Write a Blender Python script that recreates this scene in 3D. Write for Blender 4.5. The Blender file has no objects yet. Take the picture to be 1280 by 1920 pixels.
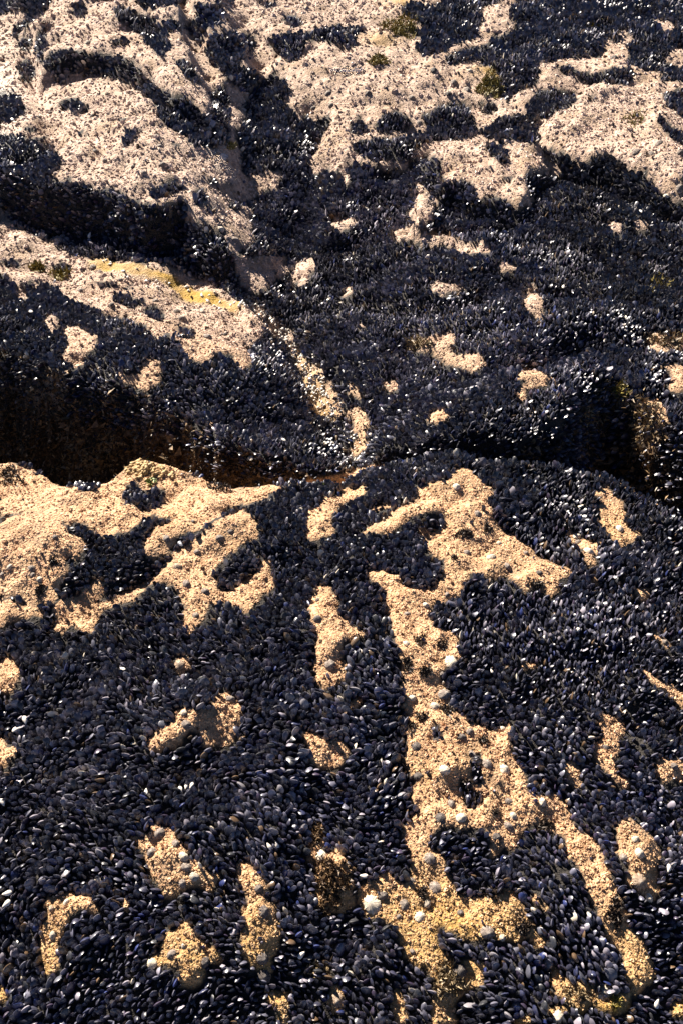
import bpy, math, random
import numpy as np
from mathutils import Vector, Matrix

# ------------------------------------------------------------------ camera, sky, sun, exposure
S = bpy.context.scene
COL = S.collection
CAM_H, PITCH, FPX = 2.4, math.radians(40.5), 1866.7
cam_d = bpy.data.cameras.new('camera')
cam_d.sensor_fit = 'VERTICAL'; cam_d.sensor_height = 36.0; cam_d.sensor_width = 24.0; cam_d.lens = 35.0
cam_d.clip_start = 0.05; cam_d.clip_end = 2000
cam = bpy.data.objects.new('camera', cam_d); COL.objects.link(cam)
cam.location = (0, 0, CAM_H); cam.rotation_euler = (math.pi / 2 - PITCH, 0, 0)
S.camera = cam

SUN_EL, SUN_AZ = math.radians(36), math.radians(-36)        # azimuth from +Y towards +X
W = bpy.data.worlds.new('World'); S.world = W; W.use_nodes = True
wn = W.node_tree.nodes; wl = W.node_tree.links
sky = wn.new('ShaderNodeTexSky'); sky.sky_type = 'NISHITA'; sky.sun_disc = False
sky.sun_elevation = SUN_EL; sky.sun_rotation = SUN_AZ; sky.altitude = 0; sky.air_density = 0.22; sky.dust_density = 0.05; sky.ozone_density = 2.0
wl.new(sky.outputs[0], wn['Background'].inputs[0]); wn['Background'].inputs[1].default_value = 0.05
sun_d = bpy.data.lights.new('sun', 'SUN'); sun_d.energy = 5.0; sun_d.angle = math.radians(0.53); sun_d.color = (1.0, 0.90, 0.77)
sun = bpy.data.objects.new('sun', sun_d); COL.objects.link(sun); sun.location = (-4, 6, 8)
to_sun = Vector((math.sin(SUN_AZ) * math.cos(SUN_EL), math.cos(SUN_AZ) * math.cos(SUN_EL), math.sin(SUN_EL)))
sun.rotation_euler = to_sun.to_track_quat('Z', 'Y').to_euler()
S.view_settings.view_transform = 'Standard'; S.view_settings.look = 'None'
S.view_settings.exposure = 1.95; S.view_settings.gamma = 1.0

rng = np.random.default_rng(7)
random.seed(7)

# ------------------------------------------------------------------ photo pixel <-> ground helpers
cp, sp = math.cos(PITCH), math.sin(PITCH)
def px2w(u, v, h=0.0):
    u = np.asarray(u, float); v = np.asarray(v, float)
    a = (u - 640) / FPX; b = -(v - 960) / FPX
    dx = a; dy = cp + b * sp; dz = -sp + b * cp
    dz = np.minimum(dz, -0.09)
    k = (h - CAM_H) / dz
    return dx * k, dy * k
def w2px(x, y, z):
    zz = z - CAM_H
    f = y * cp - zz * sp; r = y * sp + zz * cp
    f = np.maximum(f, 1e-3)
    return 640 + FPX * x / f, 960 - FPX * r / f, f
def T(ox, oy, *pts):                       # points read off an enlarged 2x tile
    return [(ox + p[0] / 2, oy + p[1] / 2) for p in pts]
A = lambda *p: T(0, 0, *p)
B = lambda *p: T(640, 0, *p)
C = lambda *p: T(0, 480, *p)
D = lambda *p: T(640, 480, *p)
E = lambda *p: T(0, 960, *p)
F = lambda *p: T(640, 960, *p)
G = lambda *p: T(0, 1440, *p)
H = lambda *p: T(640, 1440, *p)

# ------------------------------------------------------------------ noise
def _hash(ix, iy, s):
    n = (ix.astype(np.int64) * 374761393 + iy.astype(np.int64) * 668265263 + s * 974634769) & 0xFFFFFFFF
    n = ((n ^ (n >> 13)) * 1274126177) & 0xFFFFFFFF
    n = (n ^ (n >> 16)) & 0xFFFF
    return n / 65535.0
def vnoise(x, y, s=0):
    ix = np.floor(x); iy = np.floor(y); fx = x - ix; fy = y - iy
    fx = fx * fx * (3 - 2 * fx); fy = fy * fy * (3 - 2 * fy)
    a = _hash(ix, iy, s); b = _hash(ix + 1, iy, s); c = _hash(ix, iy + 1, s); d = _hash(ix + 1, iy + 1, s)
    return (a + (b - a) * fx) * (1 - fy) + (c + (d - c) * fx) * fy
def fbm(x, y, s=0, o=4):
    t = 0; a = 0.5
    for k in range(o):
        t = t + a * (vnoise(x * 2 ** k + 17.3 * k, y * 2 ** k - 9.1 * k, s + k) - 0.5); a *= 0.5
    return t                                # about -0.45 .. 0.45
def sstep(a, b, x):
    t = np.clip((x - a) / (b - a), 0, 1); return t * t * (3 - 2 * t)
def sdf(poly, x, y):                        # signed distance, positive inside
    P = np.asarray(poly, float); d2 = np.full(x.shape, 1e9); ins = np.zeros(x.shape, bool)
    n = len(P)
    for i in range(n):
        ax, ay = P[i]; bx, by = P[(i + 1) % n]
        ex, ey = bx - ax, by - ay
        t = np.clip(((x - ax) * ex + (y - ay) * ey) / (ex * ex + ey * ey + 1e-12), 0, 1)
        d2 = np.minimum(d2, (x - ax - t * ex) ** 2 + (y - ay - t * ey) ** 2)
        if ay != by:
            c = ((ay > y) != (by > y)) & (x < (bx - ax) * (y - ay) / (by - ay) + ax)
            ins ^= c
    return np.where(ins, 1, -1) * np.sqrt(d2)
def dline(pts, x, y):
    d2 = np.full(x.shape, 1e9)
    for (ax, ay), (bx, by) in zip(pts[:-1], pts[1:]):
        ex, ey = bx - ax, by - ay
        t = np.clip(((x - ax) * ex + (y - ay) * ey) / (ex * ex + ey * ey + 1e-12), 0, 1)
        d2 = np.minimum(d2, (x - ax - t * ex) ** 2 + (y - ay - t * ey) ** 2)
    return np.sqrt(d2)
def wpoly(pts, h):
    hs = h if hasattr(h, '__len__') else [h] * len(pts)
    return [tuple(float(q) for q in px2w(u, v, k)) for (u, v), k in zip(pts, hs)]

# ------------------------------------------------------------------ where the mussels grow: outlines of the beds and of the bare patches
CREST = [(-400, 850), (-100, 860), (0, 866), (40, 868), (65, 880), (100, 897), (130, 916), (170, 923), (200, 908), (222, 888),
         (245, 872), (270, 866), (298, 870), (318, 880), (340, 888), (370, 890), (390, 903), (435, 919), (480, 911), (540, 904), (575, 894),
         (640, 880), (700, 864), (740, 862), (840, 865), (880, 868), (920, 878), (960, 886), (1040, 886), (1080, 894), (1120, 889),
         (1160, 894), (1190, 909), (1230, 930), (1275, 954), (1420, 1010), (1700, 1080)]
BACK = [   # (1 = mussels, 0 = bare) painted in this order on bare rock
 (1, A((0,0),(190,0),(150,30),(60,45),(0,55))),
 (1, A((40,130),(60,90),(110,60),(150,20),(190,0),(180,30),(165,60),(125,80),(100,100),(60,150))),
 (1, A((65,165),(75,135),(120,130),(130,160),(110,190),(80,195))),
 (1, A((135,140),(160,95),(175,130),(185,170),(165,200),(160,240),(140,230))),
 (1, A((65,240),(95,215),(125,220),(130,250),(140,280),(115,305),(85,310),(70,270))),
 (1, A((160,240),(185,195),(260,180),(330,190),(400,200),(470,205),(500,230),(540,265),(570,300),(600,325),(640,345),(690,355),(730,380),(750,420),(790,420),(800,410),(795,360),(805,325),(835,320),(860,350),(862,420),(855,500),(860,530),(800,560),(740,550),(700,535),(700,505),(660,500),(620,470),(590,440),(590,405),(560,370),(520,340),(470,315),(430,300),(390,290),(330,285),(270,280),(230,265),(180,268))),
 (1, A((190,275),(220,260),(255,290),(240,318),(210,305))),
 (1, A((218,390),(250,368),(300,368),(342,395),(325,420),(280,428),(240,410))),
 (1, A((0,345),(40,338),(85,370),(80,395),(105,405),(90,430),(40,460),(0,455))),
 (1, A((80,480),(120,472),(148,488),(120,500))),
 (1, A((295,490),(330,488),(335,510),(305,515))),
 (1, A((455,530),(480,485),(520,475),(555,480),(520,500),(500,530),(470,560))),
 (1, A((640,540),(680,535),(688,555),(655,565))),
 (1, A((0,495),(60,500),(100,515),(180,512),(190,525),(150,530),(200,545),(225,580),(230,640),(190,665),(270,670),(330,690),(380,715),(450,705),(500,740),(540,760),(570,750),(600,770),(650,760),(700,735),(715,790),(700,830),(780,830),(840,880),(870,960),(900,1060),(960,1120),(900,1130),(820,1080),(700,1030),(620,990),(360,965),(260,955),(180,905),(60,845),(0,790))),
 (1, A((560,720),(590,690),(620,680),(640,655),(680,680),(690,705),(640,740),(590,755))),
 (1, A((720,740),(745,705),(770,710),(765,760),(740,780))), (1, A((770,790),(790,760),(815,790),(800,810))),
 (1, A((775,680),(800,670),(815,690),(795,705))), (1, A((850,760),(890,750),(930,770),(890,795),(860,785))),
 (1, A((265,20),(300,5),(340,40),(310,70),(280,60))),
 (1, A((430,30),(470,25),(520,50),(570,60),(600,90),(630,120),(640,190),(610,220),(570,185),(520,130),(470,95),(435,60))),
 (1, A((415,150),(460,140),(500,160),(470,172),(420,165))), (1, A((605,95),(640,65),(680,85),(675,115),(630,120))),
 (1, A((645,220),(690,215),(730,250),(750,310),(720,315),(690,280))),
 (1, A((690,95),(740,55),(720,10),(820,5),(850,50),(820,90),(780,110),(760,160),(730,150))),
 (1, A((780,150),(810,125),(880,120),(960,140),(950,180),(890,240),(960,260),(975,290),(950,320),(910,350),(870,320),(830,270),(790,230),(770,190))),
 (1, A((920,380),(950,330),(990,290),(1030,265),(1070,290),(1090,330),(1080,390),(1110,430),(1140,470),(1200,440),(1240,430),(1230,480),(1200,540),(1160,600),(1170,650),(1210,640),(1280,635),(1300,960),(880,960),(890,945),(960,900),(935,830),(950,780),(920,750),(980,720),(1040,700),(1060,640),(1000,640),(930,665),(900,640),(910,580),(880,530),(885,480),(920,450))),
 (1, A((985,150),(1040,130),(1130,120),(1200,110),(1280,80),(1280,185),(1220,160),(1150,150),(1145,190),(1120,225),(1080,230),(1040,200),(1030,185),(1000,170))),
 (1, A((1060,70),(1095,50),(1130,70),(1130,95),(1090,110))), (1, A((990,15),(1040,5),(1045,20),(1000,40))),
 (1, A((500,0),(720,0),(690,15),(640,20),(580,30),(530,25))), (1, A((1130,440),(1160,430),(1175,455),(1145,485))),
 (1, B((0,105),(60,90),(100,100),(90,115),(50,140),(40,175),(0,190))),
 (1, B((210,30),(270,5),(340,20),(380,0),(600,0),(560,20),(520,40),(540,70),(520,110),(490,150),(420,170),(380,195),(300,215),(270,185),(300,140),(260,130),(300,95),(240,60))),
 (1, B((640,10),(680,0),(1280,0),(1280,180),(1230,190),(1200,230),(1280,250),(1280,280),(1200,275),(1130,265),(1060,230),(1080,200),(1060,170),(990,150),(990,180),(970,215),(900,215),(830,220),(740,240),(740,290),(720,330),(640,345),(600,310),(580,270),(540,250),(480,225),(400,245),(380,215),(440,180),(540,165),(560,140),(640,110),(660,90),(620,70))),
 (0, B((1170,75),(1230,80),(1250,110),(1200,110))), (0, B((1040,120),(1090,130),(1095,160),(1050,165))),
 (1, B((800,250),(850,240),(880,260),(960,265),(1020,250),(1080,245),(1100,280),(1065,325),(1000,310),(920,315),(880,285),(830,275))),
 (1, B((695,380),(740,330),(800,325),(870,340),(895,375),(850,405),(800,420),(740,455),(740,510),(725,535),(640,530),(560,525),(510,510),(490,525),(400,530),(320,535),(290,555),(250,605),(140,615),(60,585),(40,550),(80,520),(200,510),(290,495),(320,480),(300,430),(370,390),(430,375),(480,400),(490,430),(500,480),(550,470),(600,430),(690,430))),
 (1, B((500,380),(580,385),(580,430),(530,425))), (1, B((590,320),(660,330),(650,360),(620,385),(590,360))),
 (1, B((120,470),(150,430),(200,415),(265,445),(275,485),(180,500),(130,495))), (1, B((30,490),(45,450),(65,430),(95,470),(85,505),(50,515))),
 (1, B((10,640),(50,605),(120,615),(140,640),(220,635),(270,595),(350,585),(380,600),(365,640),(390,680),(450,670),(490,680),(510,740),(600,730),(640,750),(650,790),(720,760),(700,720),(680,650),(740,645),(810,660),(830,640),(780,610),(735,540),(800,555),(860,580),(880,620),(920,600),(960,570),(1020,575),(1080,625),(1140,635),(1190,700),(1230,740),(1280,745),(1280,970),(-10,970),(-10,700),(40,680))),
 (0, B((280,680),(310,700),(340,740),(370,750),(350,780),(330,830),(310,850),(260,820),(245,800),(280,760))),
 (0, B((180,870),(250,850),(320,875),(390,880),(460,910),(480,940),(400,920),(300,905),(200,890))),
 (0, B((400,915),(500,910),(540,900),(560,930),(560,960),(470,960))), (0, B((-40,805),(50,820),(60,850),(-30,860))),
 (0, B((1000,820),(1050,840),(1050,880),(1020,870))), (0, B((1090,830),(1150,830),(1140,860),(1100,860))), (0, B((120,610),(220,610),(225,630),(150,640))),
 (1, B((525,545),(570,535),(620,560),(635,620),(590,610),(560,590))), (1, B((545,620),(575,620),(570,650))), (1, B((600,670),(635,655),(640,690),(610,690))),
 (1, B((1200,350),(1250,330),(1290,320),(1290,450),(1250,420),(1215,390))), (1, B((1180,410),(1230,460),(1290,500),(1290,545),(1220,520),(1190,450))),
 (1, B((1190,290),(1290,270),(1290,310),(1200,310))), (1, B((915,345),(950,345),(940,385))),
 (1, C((0,15),(60,10),(100,40),(60,50),(0,35))), (1, C((185,40),(230,20),(270,45),(260,60),(210,65))),
 (1, C((0,60),(30,70),(70,120),(60,140),(110,170),(80,100),(140,90),(200,110),(230,140),(280,170),(350,190),(400,220),(460,230),(490,215),(500,245),(560,270),(590,300),(640,295),(680,330),(690,360),(720,390),(760,400),(800,370),(830,350),(880,375),(900,430),(940,410),(935,350),(970,310),(1020,290),(1070,310),(1090,350),(1110,400),(1140,450),(1150,510),(1140,580),(1180,590),(1240,610),(1300,640),(1300,800),(1250,800),(1190,810),(1130,780),(1090,740),(1050,720),(950,710),(880,705),(850,670),(800,620),(720,600),(650,560),(590,520),(520,520),(500,495),(530,490),(560,500),(610,470),(600,400),(570,375),(540,400),(520,440),(440,440),(400,440),(350,420),(300,440),(310,380),(350,340),(370,300),(340,290),(300,270),(240,270),(250,330),(240,390),(290,410),(240,430),(180,430),(120,480),(90,480),(0,460))),
 (1, [(130,688),(215,700),(245,722),(300,757),(290,800),(130,760)]),
 (1, [(290,735),(325,755),(360,775),(425,810),(475,830),(530,836),(570,860),(640,880),(640,905),(540,900),(480,890),(420,872),(360,835),(300,795),(275,755)]),
 (0, C((165,230),(200,210),(225,250),(200,290),(180,270))), (0, C((120,100),(150,95),(150,130),(125,125))),
 (1, C((340,90),(380,85),(440,105),(420,125),(370,110))), (1, C((415,150),(440,135),(480,145),(550,155),(540,185),(490,195),(440,175))),
 (1, C((470,110),(510,115),(505,135),(475,130))), (1, C((535,200),(570,190),(625,225),(600,245),(550,225))), (1, C((655,270),(690,255),(735,280),(725,305),(670,300))),
 (1, C((940,150),(1000,120),(1080,60),(1080,0),(1300,0),(1300,800),(1280,780),(1280,560),(1240,480),(1170,390),(1130,360),(1100,290),(1060,260))),
 (0, C((1090,70),(1120,20),(1180,10),(1180,60),(1130,110),(1110,100))),
 (1, D((-10,-10),(1290,-10),(1290,960),(900,960),(700,830),(100,860),(-10,840))),
 (0, C((860,150),(920,180),(1000,240),(1060,270),(1100,290),(1130,360),(1170,390),(1200,420),(1240,480),(1290,560),(1290,600),(1200,590),(1150,570),(1150,500),(1130,430),(1090,340),(1050,290),(960,280),(900,240),(860,200))),
 (0, D((330,100),(360,95),(390,110),(450,100),(440,130),(380,150),(350,130))), (0, D((580,45),(620,20),(655,35),(640,60),(590,60))),
 (0, D((690,140),(715,105),(745,150),(740,180),(770,230),(740,230),(690,190))),
 (0, D((235,350),(280,310),(330,300),(400,280),(430,300),(400,350),(450,380),(500,370),(550,400),(490,430),(430,410),(380,400),(330,360),(280,360))),
 (0, D((655,450),(690,420),(740,440),(810,460),(800,475),(740,490),(690,500),(680,540),(650,530),(650,500),(690,480))),
 (0, D((1010,490),(1040,465),(1080,515),(1050,540),(1020,525))), (0, D((1120,310),(1180,290),(1290,300),(1290,350),(1220,350),(1180,360))),
 (0, D((1220,400),(1290,410),(1290,500),(1240,500),(1230,440))), (0, D((155,485),(190,450),(225,490),(190,505))), (0, D((320,610),(360,580),(410,600),(390,630),(330,630))),
 (0, D((870,540),(930,560),(980,600),(970,610),(920,590),(880,560))), (0, D((20,460),(70,490),(90,540),(40,520))),
 (0, D((20,590),(60,570),(100,600),(90,660),(100,720),(60,750),(40,720),(60,660),(30,620))), (0, D((15,120),(35,115),(40,145),(15,150))), (0, D((60,255),(85,255),(80,275),(60,270))),
 (0, D((1080,540),(1110,520),(1200,560),(1230,620),(1170,690),(1150,800),(1090,800),(1060,720),(1080,620))),
]
FRONT = [  # bare patches (0) and clusters (1) on the near rock, which is covered with mussels
 (0, [(-10,862),(60,876),(110,905),(180,925),(215,860),(222,840),(305,840),(330,868),(400,905),(520,912),(540,918),(500,932),(470,940),(430,950),(415,962),(365,962),(330,968),(270,968),(240,1000),(200,1000),(150,985),(120,978),(60,972),(0,980),(-10,980)]),
 (1, E((0,0),(110,0),(60,20),(0,40))),
 (0, [(205,780),(335,780),(335,900),(205,900)]),
 (1, C((465,870),(500,850),(530,870),(590,870),(620,890),(600,940),(560,960),(470,930))),
 (0, E((-10,50),(60,25),(150,10),(230,30),(250,60),(290,95),(320,140),(300,165),(260,170),(250,220),(230,270),(220,330),(200,350),(170,340),(150,360),(180,400),(120,405),(60,425),(-10,425))),
 (1, E((-10,300),(40,310),(100,335),(100,360),(60,355),(-10,315))),
 (0, E((215,350),(260,330),(300,320),(310,290),(370,270),(400,280),(380,310),(330,340),(400,325),(450,310),(520,280),(570,250),(610,200),(650,150),(720,110),(820,40),(920,-10),(980,50),(970,80),(920,120),(860,160),(800,200),(790,240),(820,290),(870,300),(910,270),(960,235),(985,190),(1010,180),(1020,220),(1025,270),(1000,310),(920,370),(860,340),(800,350),(770,390),(720,440),(695,465),(690,350),(660,320),(655,270),(600,250),(560,275),(510,310),(500,330),(420,350),(380,380),(360,440),(330,460),(290,430),(240,440),(210,440))),
 (0, E((540,130),(570,60),(640,30),(730,0),(850,0),(800,30),(720,70),(660,110),(640,140),(590,170),(530,170))),
 (0, E((320,0),(540,0),(530,30),(460,80),(400,95),(360,70),(330,30))),
 (1, E((240,50),(290,30),(330,60),(370,90),(440,100),(510,60),(550,30),(545,100),(520,150),(440,190),(380,215),(310,170),(330,140),(290,95))),
 (0, E((640,600),(660,560),(690,555),(710,590),(700,610),(670,625))),
 (0, E((800,710),(830,680),(870,660),(890,690),(905,740),(890,800),(870,850),(820,880),(770,895),(770,840),(740,820),(700,840),(680,880),(600,905),(560,880),(555,850),(580,820),(640,790),(660,740),(700,730),(740,750),(790,750))),
 (0, E((-10,570),(40,540),(80,570),(95,600),(80,640),(30,680),(-10,690))), (0, E((-10,850),(40,870),(50,910),(20,950),(-10,960))),
 (0, [(575,970),(600,945),(640,922),(680,908),(690,918),(665,935),(640,945),(625,960),(625,1000),(605,1010),(575,1008)]),
 (0, D((110,955),(180,935),(190,945),(120,965))),
 (0, [(585,1120),(600,1102),(622,1102),(628,1130),(640,1150),(650,1160),(660,1175),(682,1187),(665,1195),(650,1200),(645,1225),(650,1250),(645,1275),(640,1290),(620,1292),(600,1285),(588,1260),(592,1220),(590,1190),(586,1150)]),
 (0, F((25,720),(80,700),(70,720),(40,750))),
 (0, [(560,1370),(590,1368),(620,1385),(640,1395),(652,1420),(640,1440),(610,1440),(580,1425),(575,1400)]),
 # the long central strip with its branches
 (0, D((395,810),(430,803),(480,808),(520,830),(550,860),(560,890),(545,920),(555,960)) +
     F((555,0),(580,40),(600,75),(640,100),(690,120),(720,160),(780,190),(850,230),(860,240),(810,255),(805,300),(780,315),(740,290),(690,280),(650,255),(600,240),(540,235),(500,220),(470,250),(445,300),(410,330),(350,350),(335,380),(350,430),(400,450),(430,480),(440,530),(430,560),(380,590),(375,640),(400,670),(415,700),(420,740),(440,780),(490,805),(560,815),(620,800),(640,850),(650,900),(670,960)) +
     H((680,20),(690,90),(720,110),(790,100),(830,130),(850,170),(870,210),(890,250),(940,260),(970,290),(1000,350),(1020,400),(1030,470),(1060,530),(1080,590),(1120,650),(1150,690),(1165,750),(1160,790),(1100,850),(1080,790),(1060,720),(1010,660),(980,600),(950,540),(930,490),(910,430),(890,370),(850,320),(840,270),(810,240),(740,230),(700,225),(660,250),(640,290),(590,320),(555,340),(560,290),(560,240),(520,220),(480,215),(430,215),(370,225),(330,250),(335,290),(360,330),(380,370),(400,420),(430,470),(480,490),(560,500),(610,480),(600,450),(640,470),(680,520),(720,570),(740,620),(760,660),(740,690),(710,690),(700,640),(660,650),(640,640),(580,650),(540,640),(480,650),(440,630),(400,600),(370,590),(350,610),(355,650),(380,690),(430,720),(470,730),(500,730),(540,740),(545,780),(530,820),(490,840),(440,870),(430,920),(420,970),(320,970),(345,880),(350,830),(330,780),(280,740),(230,710),(220,660),(205,610),(150,570),(110,560),(70,500),(60,450),(110,430),(165,400),(190,430),(240,430),(265,400),(265,350),(245,300),(235,240),(270,200),(290,160),(270,110),(275,60),(245,0)) +
     F((235,960),(235,900),(245,850),(240,750),(230,650),(225,600),(215,500),(200,440),(170,390),(175,330),(150,290),(120,230),(100,200),(160,215),(210,255),(220,285),(260,295),(340,285),(370,240),(385,190),(400,175),(370,160),(330,145),(310,100),(290,80),(300,55),(340,78),(395,50),(390,10),(340,0),(290,10),(230,40),(210,60),(190,70),(130,72),(80,75),(65,85),(70,70),(150,40),(200,0)) +
     D((240,940),(300,910),(290,870),(330,845),(395,830))),
 (1, H((470,0),(520,0),(545,40),(530,60),(490,40))), (1, H((440,50),(470,40),(490,80),(540,110),(510,140),(460,130))),
 (1, F((330,810),(360,800),(380,840),(360,870),(335,850))), (1, F((470,900),(520,905),(520,960),(480,955))),
 (0, H((790,750),(830,760),(860,800),(920,810),(990,860),(1050,850),(1090,830),(1080,900),(1040,930),(980,900),(960,890),(900,920),(870,880),(820,840),(800,810))),
 (0, H((790,920),(830,880),(860,900),(820,950))),
 (0, H((1040,210),(1080,190),(1110,215),(1160,240),(1195,290),(1200,340),(1190,380),(1190,440),(1160,490),(1120,470),(1090,450),(1070,410),(1080,370),(1060,330),(1040,290))),
 (0, F((820,930),(860,920),(890,960)) + H((900,40),(890,80),(850,60),(820,0))), (0, H((1170,-40),(1200,-50),(1290,-20),(1290,50),(1220,40),(1180,20))),
 (0, H((710,455),(740,490),(790,530),(770,530),(720,480))), (0, H((190,840),(230,830),(240,900),(230,970),(190,970))), (0, H((650,930),(720,940),(720,970),(650,970))), (0, H((1240,880),(1290,870),(1290,920),(1250,910))),
 (0, D((950,870),(1000,870),(1050,920),(1050,960)) + F((1060,40),(1110,90),(1100,110),(1050,120),(1010,90),(980,40),(955,0)) + D((970,920))),
 (0, F((820,60),(860,70),(900,100),(960,110),(970,140),(940,150),(950,200),(920,210),(900,160),(870,120))), (0, F((940,220),(970,290),(960,300),(930,250))),
 (0, F((1030,215),(1080,260),(1070,270))), (0, F((1100,290),(1150,290),(1160,310),(1130,320),(1150,340),(1120,320))), (0, F((1150,430),(1190,460),(1250,510),(1240,520),(1180,480),(1150,450))),
 (0, F((1110,570),(1150,590),(1180,620),(1290,680),(1290,725),(1250,710),(1200,660),(1150,620))),
 (0, F((960,790),(990,750),(1040,770),(1060,810),(1040,850),(1040,900),(1030,950),(1080,1010),(1080,1030),(1040,1010),(1000,960),(960,950),(950,880),(970,830))),
 (0, F((660,570),(690,555),(730,565),(720,585),(680,585))),
 (0, G((480,235),(520,250),(560,260),(570,230),(620,225),(660,250),(690,290),(705,340),(740,375),(790,380),(830,375),(820,410),(780,450),(740,460),(690,465),(630,485),(615,440),(570,390),(550,330),(525,290),(490,255))),
 (0, G((180,500),(240,490),(280,475),(370,490),(375,540),(330,555),(320,540),(260,560),(240,600),(230,660),(240,740),(220,780),(180,760),(170,680),(160,600),(190,560),(170,530))),
 (0, G((650,620),(690,600),(715,590),(740,640),(780,680),(840,710),(830,730),(770,730),(760,790),(740,830),(700,830),(670,790),(665,740),(630,740),(600,750),(540,760),(520,740),(560,710),(620,710),(630,660))),
 (0, G((885,365),(940,355),(975,390),(985,440),(980,490),(1015,520),(1030,580),(1045,630),(1030,690),(1000,720),(1010,780),(990,800),(970,760),(940,720),(895,700),(890,650),(910,590),(905,540),(930,500),(915,430))),
 (0, G((1000,840),(1050,830),(1090,850),(1085,900),(1090,970),(1050,970),(1020,900),(1000,880))),
 (0, G((1160,200),(1200,200),(1210,300),(1260,310),(1320,330),(1330,500),(1280,540),(1210,540),(1180,500),(1170,330),(1160,280))),
 (0, G((1210,880),(1250,820),(1280,820),(1290,920),(1240,930))), (0, G((470,490),(490,485),(490,530),(470,540))), (0, G((-10,800),(20,810),(20,870),(-10,880))),
]
MW, MH = 640, 960
def raster(ops, base):
    m = np.full((MH, MW), base, np.float32)
    for val, poly in ops:
        P = np.asarray(poly) / 2
        x0 = max(int(P[:, 0].min()) - 1, 0); x1 = min(int(P[:, 0].max()) + 2, MW)
        y0 = max(int(P[:, 1].min()) - 1, 0); y1 = min(int(P[:, 1].max()) + 2, MH)
        if x1 <= x0 or y1 <= y0: continue
        gx, gy = np.meshgrid(np.arange(x0, x1) + .5, np.arange(y0, y1) + .5)
        ins = np.zeros(gx.shape, bool); n = len(P)
        for i in range(n):
            ax, ay = P[i]; bx, by = P[(i + 1) % n]
            if ay != by:
                ins ^= ((ay > gy) != (by > gy)) & (gx < (bx - ax) * (gy - ay) / (by - ay) + ax)
        m[y0:y1, x0:x1][ins] = val
    return m
def blur(m, n):
    for _ in range(n):
        p = np.pad(m, 1, mode='edge')
        m = (p[:-2, 1:-1] + p[2:, 1:-1] + p[1:-1, :-2] + p[1:-1, 2:] + 2 * p[1:-1, 1:-1]) / 6
    return m
mask_back = blur(raster(BACK, 0), 3); mask_front = blur(raster(FRONT, 1), 3)
crest_w = np.array(wpoly(CREST, 0.05))
def crest_y(x): return np.interp(x, crest_w[:, 0], crest_w[:, 1])
def sample(m, u, v):
    i = np.clip((v / 2).astype(int), 0, MH - 1); j = np.clip((u / 2).astype(int), 0, MW - 1)
    return m[i, j]
def bed(x, y, z):
    """how far a spot of rock lies inside a mussel bed (0..1)"""
    u, v, f = w2px(x, y, z)
    w = 4.5 * (3.0 / np.maximum(f, 1.5))
    u2 = u + w * 6.5 * fbm(x * 18, y * 18, 31, 4); v2 = v + w * 6.5 * fbm(x * 18, y * 18, 47, 4)
    front = y < crest_y(x) + 0.01
    m = np.where(front, sample(mask_front, u2, v2), sample(mask_back, u2, v2))
    vc = np.interp(u, [p[0] for p in CREST], [p[1] for p in CREST])
    outside = (u < -6) | (u > 1286) | (v < -6) | (v > 1926) | ((~front) & (v > vc + 8))
    wild = (fbm(x * 1.7, y * 1.7, 90, 4) > -0.06).astype(float)
    return np.where(outside, wild, m)

# ------------------------------------------------------------------ the rock: one relief built from ledges, domes, grooves and gullies
CTRL = [  # photo pixel, height of the rock there (ledges included)
 (-150,1920,-.20),(640,1980,-.19),(1400,1920,-.20),(200,1700,-.10),(640,1650,-.07),(1100,1700,-.10),(100,1450,-.02),(640,1350,.02),(1200,1400,-.03),
 (100,1150,.03),(640,1080,.07),(1200,1100,.02),(0,900,.03),(300,930,.05),(640,900,.05),(900,900,.06),(1200,930,.02),(1400,1040,-.05),
 (640,820,-.06),(500,720,.03),(330,650,.09),(120,610,.11),(0,590,.11),(-200,610,.10),(200,520,-.02),(420,575,-.05),(60,460,-.02),(-150,430,.0),(560,640,-.12),(610,760,-.14),(660,850,-.08),
 (800,800,.06),(950,780,.08),(1060,720,.08),(1180,660,.07),(1300,700,.06),(700,700,-.04),(900,650,.04),(1150,560,.08),(1300,560,.08),(760,520,.0),(600,500,-.08),(540,420,-.06),
 (1000,450,.08),(1200,420,.12),(700,350,.02),(580,300,.04),(850,230,.14),(650,160,.22),(1100,140,.24),(1250,60,.30),(900,40,.28),(500,60,.32),(250,60,.38),(130,60,.36),(250,250,.27),(60,230,.20),(200,345,.24),(60,325,.22),(380,395,.20),(440,250,.20),(-150,200,.1),(30,80,.2),(-150,40,.15),(1450,200,.2),(1450,500,.1),
 (1180,250,.27),(900,300,.17),(520,200,.12),(640,-120,.4),(1300,-100,.4),(-100,-60,.2),
]
def base_h(x, y):
    z = wt[n_c] + wt[n_c + 1] * x + wt[n_c + 2] * y
    for i in range(n_c): z = z + wt[i] * _tps((x - cw[i, 0]) ** 2 + (y - cw[i, 1]) ** 2)
    return np.clip(z, -.5, .5)
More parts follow.
